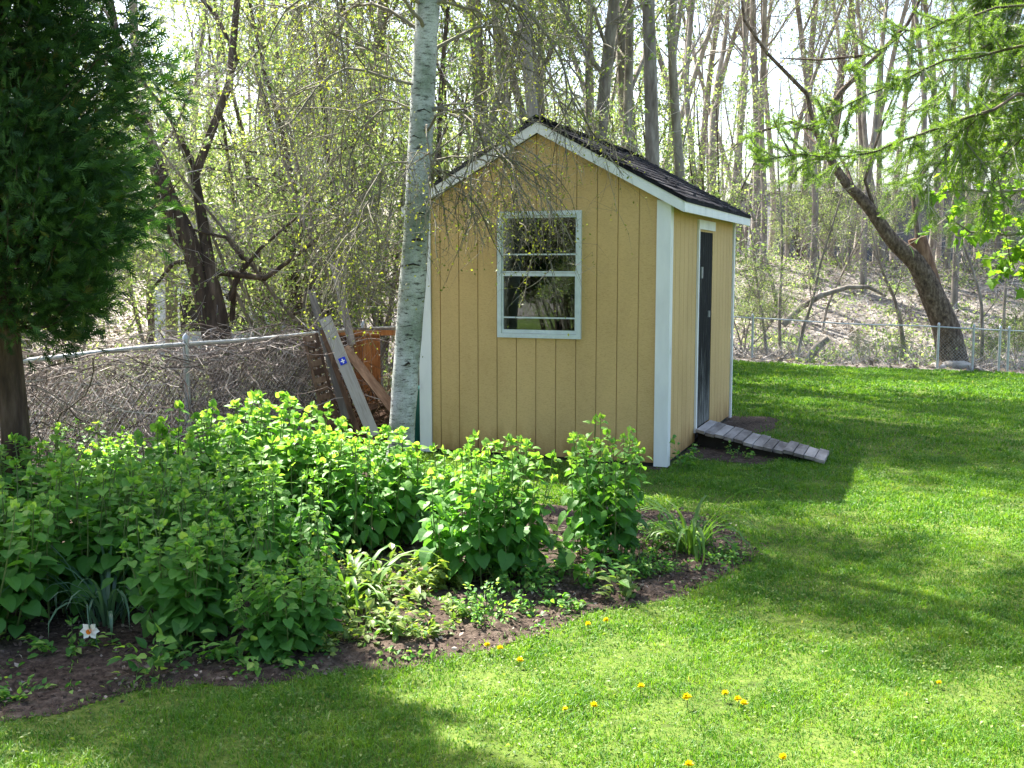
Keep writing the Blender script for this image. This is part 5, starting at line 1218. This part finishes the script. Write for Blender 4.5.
# ------------------------------------------------------------------ overhanging boughs at the top right
def needle_tree():
    np.random.seed(90); random.seed(90); base = np.array([4.9, 6.4, 0]); W = Buf(); T = Buf(); Lf = Buf()
    W.tube([(0,0,-.1), (.02,0,1.5), (-.03,.03,3), (0,0,5), (0,0,8)], [.17, .15, .13, .10, .03], 14, .5)
    Pn, Fn = [], []
    def spray(pts, dens, ln, wide):
        L_ = np.linalg.norm(np.diff(pts, axis=0), axis=1).sum(); m = int(L_ * dens * 2.6)
        for _ in range(m):
            q, d = at_frac(pts, random.uniform(.05, 1)); Pn.append(q); v = np.random.randn(3); v -= v.dot(d) * d; Fn.append(norm(d * .6 + norm(v)) * 1.0)
    def bough(pix, r, subs, subl, dens, hang=.0):
        P = np.array([A(px, py, Y) for px, py, Y in pix]) - base; n = 14; t = np.linspace(0, 1, n); ti = np.linspace(0, 1, len(P)); Q = np.stack([np.interp(t, ti, P[:, k]) for k in range(3)], 1)
        Q[1:-1] += np.random.randn(n - 2, 3) * .012; W.tube(Q, np.linspace(r, r * .2, n), 6, .5); spray(Q[4:], dens, .02, 1)
        for k in range(subs):
            q, d = at_frac(Q, random.uniform(.12, 1)); s = wander(q, side(d, R(random.uniform(20, 65))) + np.array([0, 0, -hang]), subl * random.uniform(.4, 1.1), 6, .08, -hang * .35)
            T.tube(s, np.linspace(.005, .0018, 7), 4); spray(s, dens, .02, 1)
            for _ in range(3):
                q2, d2 = at_frac(s, random.uniform(.2, .95)); s2 = wander(q2, side(d2, R(40)) + np.array([0, 0, -hang * .6]), subl * random.uniform(.2, .5), 4, .08, -hang * .25); T.tube(s2, np.linspace(.003, .0014, 5), 3); spray(s2, dens, .02, 1)
    bough([(1400,150,6.3), (1024,95,5.8), (960,120,5.6), (900,145,5.4), (840,158,5.2), (765,160,5.0)], .011, 40, .20, 620, .03)
    bough([(1400,60,6.3), (1060,30,5.6), (960,60,5.5), (880,90,5.3), (810,125,5.2)], .010, 36, .19, 620, .03)
    bough([(1400,-40,6.3), (1080,-10,5.8), (980,15,5.6), (910,30,5.4), (850,70,5.3)], .010, 26, .2, 560, .05)
    bough([(1400,100,6.4), (1100,60,6.1), (1030,80,6.0), (970,120,5.9), (920,190,5.8)], .009, 46, .36, 520, .16)
    bough([(1400,40,6.4), (1100,10,6.2), (1020,30,6.1), (960,60,6.0), (930,110,5.9)], .009, 40, .36, 520, .16)
    bough([(1400,-20,6.4), (1120,-30,6.2), (1040,-10,6.2), (990,20,6.1), (960,60,6.0)], .009, 34, .36, 480, .16)
    bough([(1400,160,6.4), (1140,110,6.3), (1060,120,6.2), (1010,150,6.1), (985,200,6.0)], .009, 26, .3, 480, .14)
    for k in range(9):
        y0 = random.uniform(-60, 190); bough([(1400, y0 - 40, 6.6), (1120, y0 - 30, 6.5), (1050, y0 - 5, 6.4), (1010 - random.uniform(0, 30), y0 + 10, 6.4), (985 - random.uniform(0, 50), y0 + 35, 6.3)], .008, 34, .34, 420, .14)
    for k in range(26):
        z = random.uniform(3.0, 7.6); az = random.uniform(-1.9, 1.9); L_ = (8.4 - z) * .38; q = wander((0, 0, z), (math.cos(az), math.sin(az), .1), L_, 8, .06, -.05); W.tube(q, np.linspace(.02, .004, 9), 5)
        for _ in range(12):
            qq, d = at_frac(q, random.uniform(.2, 1)); s = wander(qq, side(d, R(50)), .45, 5, .1, -.06); T.tube(s, np.linspace(.005, .002, 6), 3); spray(s, 110, .02, 1)
    Pn = np.array(Pn); Fn = np.array(Fn); n = len(Pn); NEED = (np.array([(-.045,0,0), (.045,0,0), (.03,.8,0), (0,1,-.02), (-.03,.8,0)], float), np.array([[0,1,2],[0,2,4],[4,2,3]]))
    Lf.scatter(*NEED, Pn, Fn, rdir(n), np.random.uniform(.013, .025, n))
    tree_obj('needle_tree', base, (W, T, Lf), (M['bark_dark'], M['twig'], M['leaf_larch']), 'soft-needled conifer reaching its boughs in from the top right', 'conifer')
needle_tree()
def maple():
    np.random.seed(91); random.seed(91); Y = 8.0; base = np.array([5.6, 8.4, 0]); W = Buf(); T = Buf(); Lf = Buf()
    W.tube([(0,0,-.1), (.03,0,1), (.0,.05,2), (-.05,0,3.2), (0,0,4.4)], [.06, .055, .045, .03, .01], 10, .5); ends = []
    for pix in ([(1200,150,8.3), (1080,185,8.1), (1024,190,8.0), (985,192,7.9), (950,186,7.8)], [(1200,190,8.3), (1060,225,8.1), (1010,235,8.0), (970,232,7.9), (945,215,7.8)], [(1180,240,8.4), (1090,260,8.3), (1040,250,8.2), (1010,262,8.1)], [(1200,120,8.4), (1060,150,8.2), (1010,160,8.1), (975,158,8.0)]):
        P = np.array([A(*p) for p in pix]) - base; P = np.concatenate([[np.array([0, 0, max(1.2, P[0][2] - .5)])], P]); W.tube(P, np.linspace(.02, .004, len(P)), 6, .5)
        for _ in range(16):
            q, d = at_frac(P, random.uniform(.35, 1)); s = wander(q, side(d, R(random.uniform(20, 70))), random.uniform(.12, .4), 4, .1, 0); T.tube(s, np.linspace(.004, .0018, 5), 4); ends.append(s)
    for k in range(12):
        az = random.uniform(-1.5, 1.5); z = random.uniform(2, 4.2); P = wander((0, 0, z), (math.cos(az), math.sin(az), .4), 1.2, 5, .1); W.tube(P, np.linspace(.015, .004, 6), 5)
        for _ in range(8):
            q, d = at_frac(P, random.uniform(.3, 1)); s = wander(q, side(d, R(50)), .3, 4, .1); T.tube(s, np.linspace(.004, .002, 5), 3); ends.append(s)
    n = 1500; P = np.array([at_frac(ends[random.randrange(len(ends))], random.uniform(.2, 1))[0] for _ in range(n)]); f = rdir(n, -.1); 
    Lf.scatter(*MAPLE, P + f * .02, f, rdir(n, 1.3, .6), np.random.uniform(.04, .09, n))
    tree_obj('maple_tree', base, (W, T, Lf), (M['bark'], M['twig_green'], M['leaf_maple']), 'small maple with bright new leaves reaching in at the right edge', 'tree')
maple()
# pale rocks by the leaning tree's foot
def rock(seed, px, py, Y, s_, lab):
    np.random.seed(seed); b = Buf(); n, m = 10, 7; V = [(0, 0, -1)]
    for i in range(1, m):
        for j in range(n): ph = math.pi * i / m - math.pi / 2; th = 6.283 * j / n; r = 1 + .18 * np.random.randn(); V.append((math.cos(ph) * math.cos(th) * r, math.cos(ph) * math.sin(th) * r, math.sin(ph) * r))
    V.append((0, 0, 1)); V = np.array(V) * np.array(s_); Q = [[1 + (i - 1) * n + j, 1 + (i - 1) * n + (j + 1) % n, 1 + i * n + (j + 1) % n, 1 + i * n + j] for i in range(1, m - 1) for j in range(n)]
    T = [[0, 1 + (j + 1) % n, 1 + j] for j in range(n)] + [[len(V) - 1, 1 + (m - 2) * n + j, 1 + (m - 2) * n + (j + 1) % n] for j in range(n)]
    b.V.append(V); b.Rn.append(np.full(len(V), .5)); b.Q.append(np.array(Q)); b.T.append(np.array(T)); b.n = len(V)
    o = b.build('rock', M['stone'], None, True); x = (px - 512) / F_PX * Y; o.location = (x, Y, gz(x, Y) + s_[2] * .6); tag(o, lab, 'rock')
rock(1, 957, 366, 25.9, (.42, .25, .13), 'flat pale rock at the foot of the leaning tree')
rock(2, 940, 368, 25.6, (.18, .15, .10), 'small pale rock just left of the flat rock')
# the same kind of arborvitae stands behind the viewer and is mirrored in the shed window
for o_ in [o for o in bpy.data.objects if o.name == 'evergreen_tree']:
    copy_tree(o_, (-7.6, 0.2, 0), 2.0, .85, 'second dark arborvitae, mirrored in the lower half of the shed window')
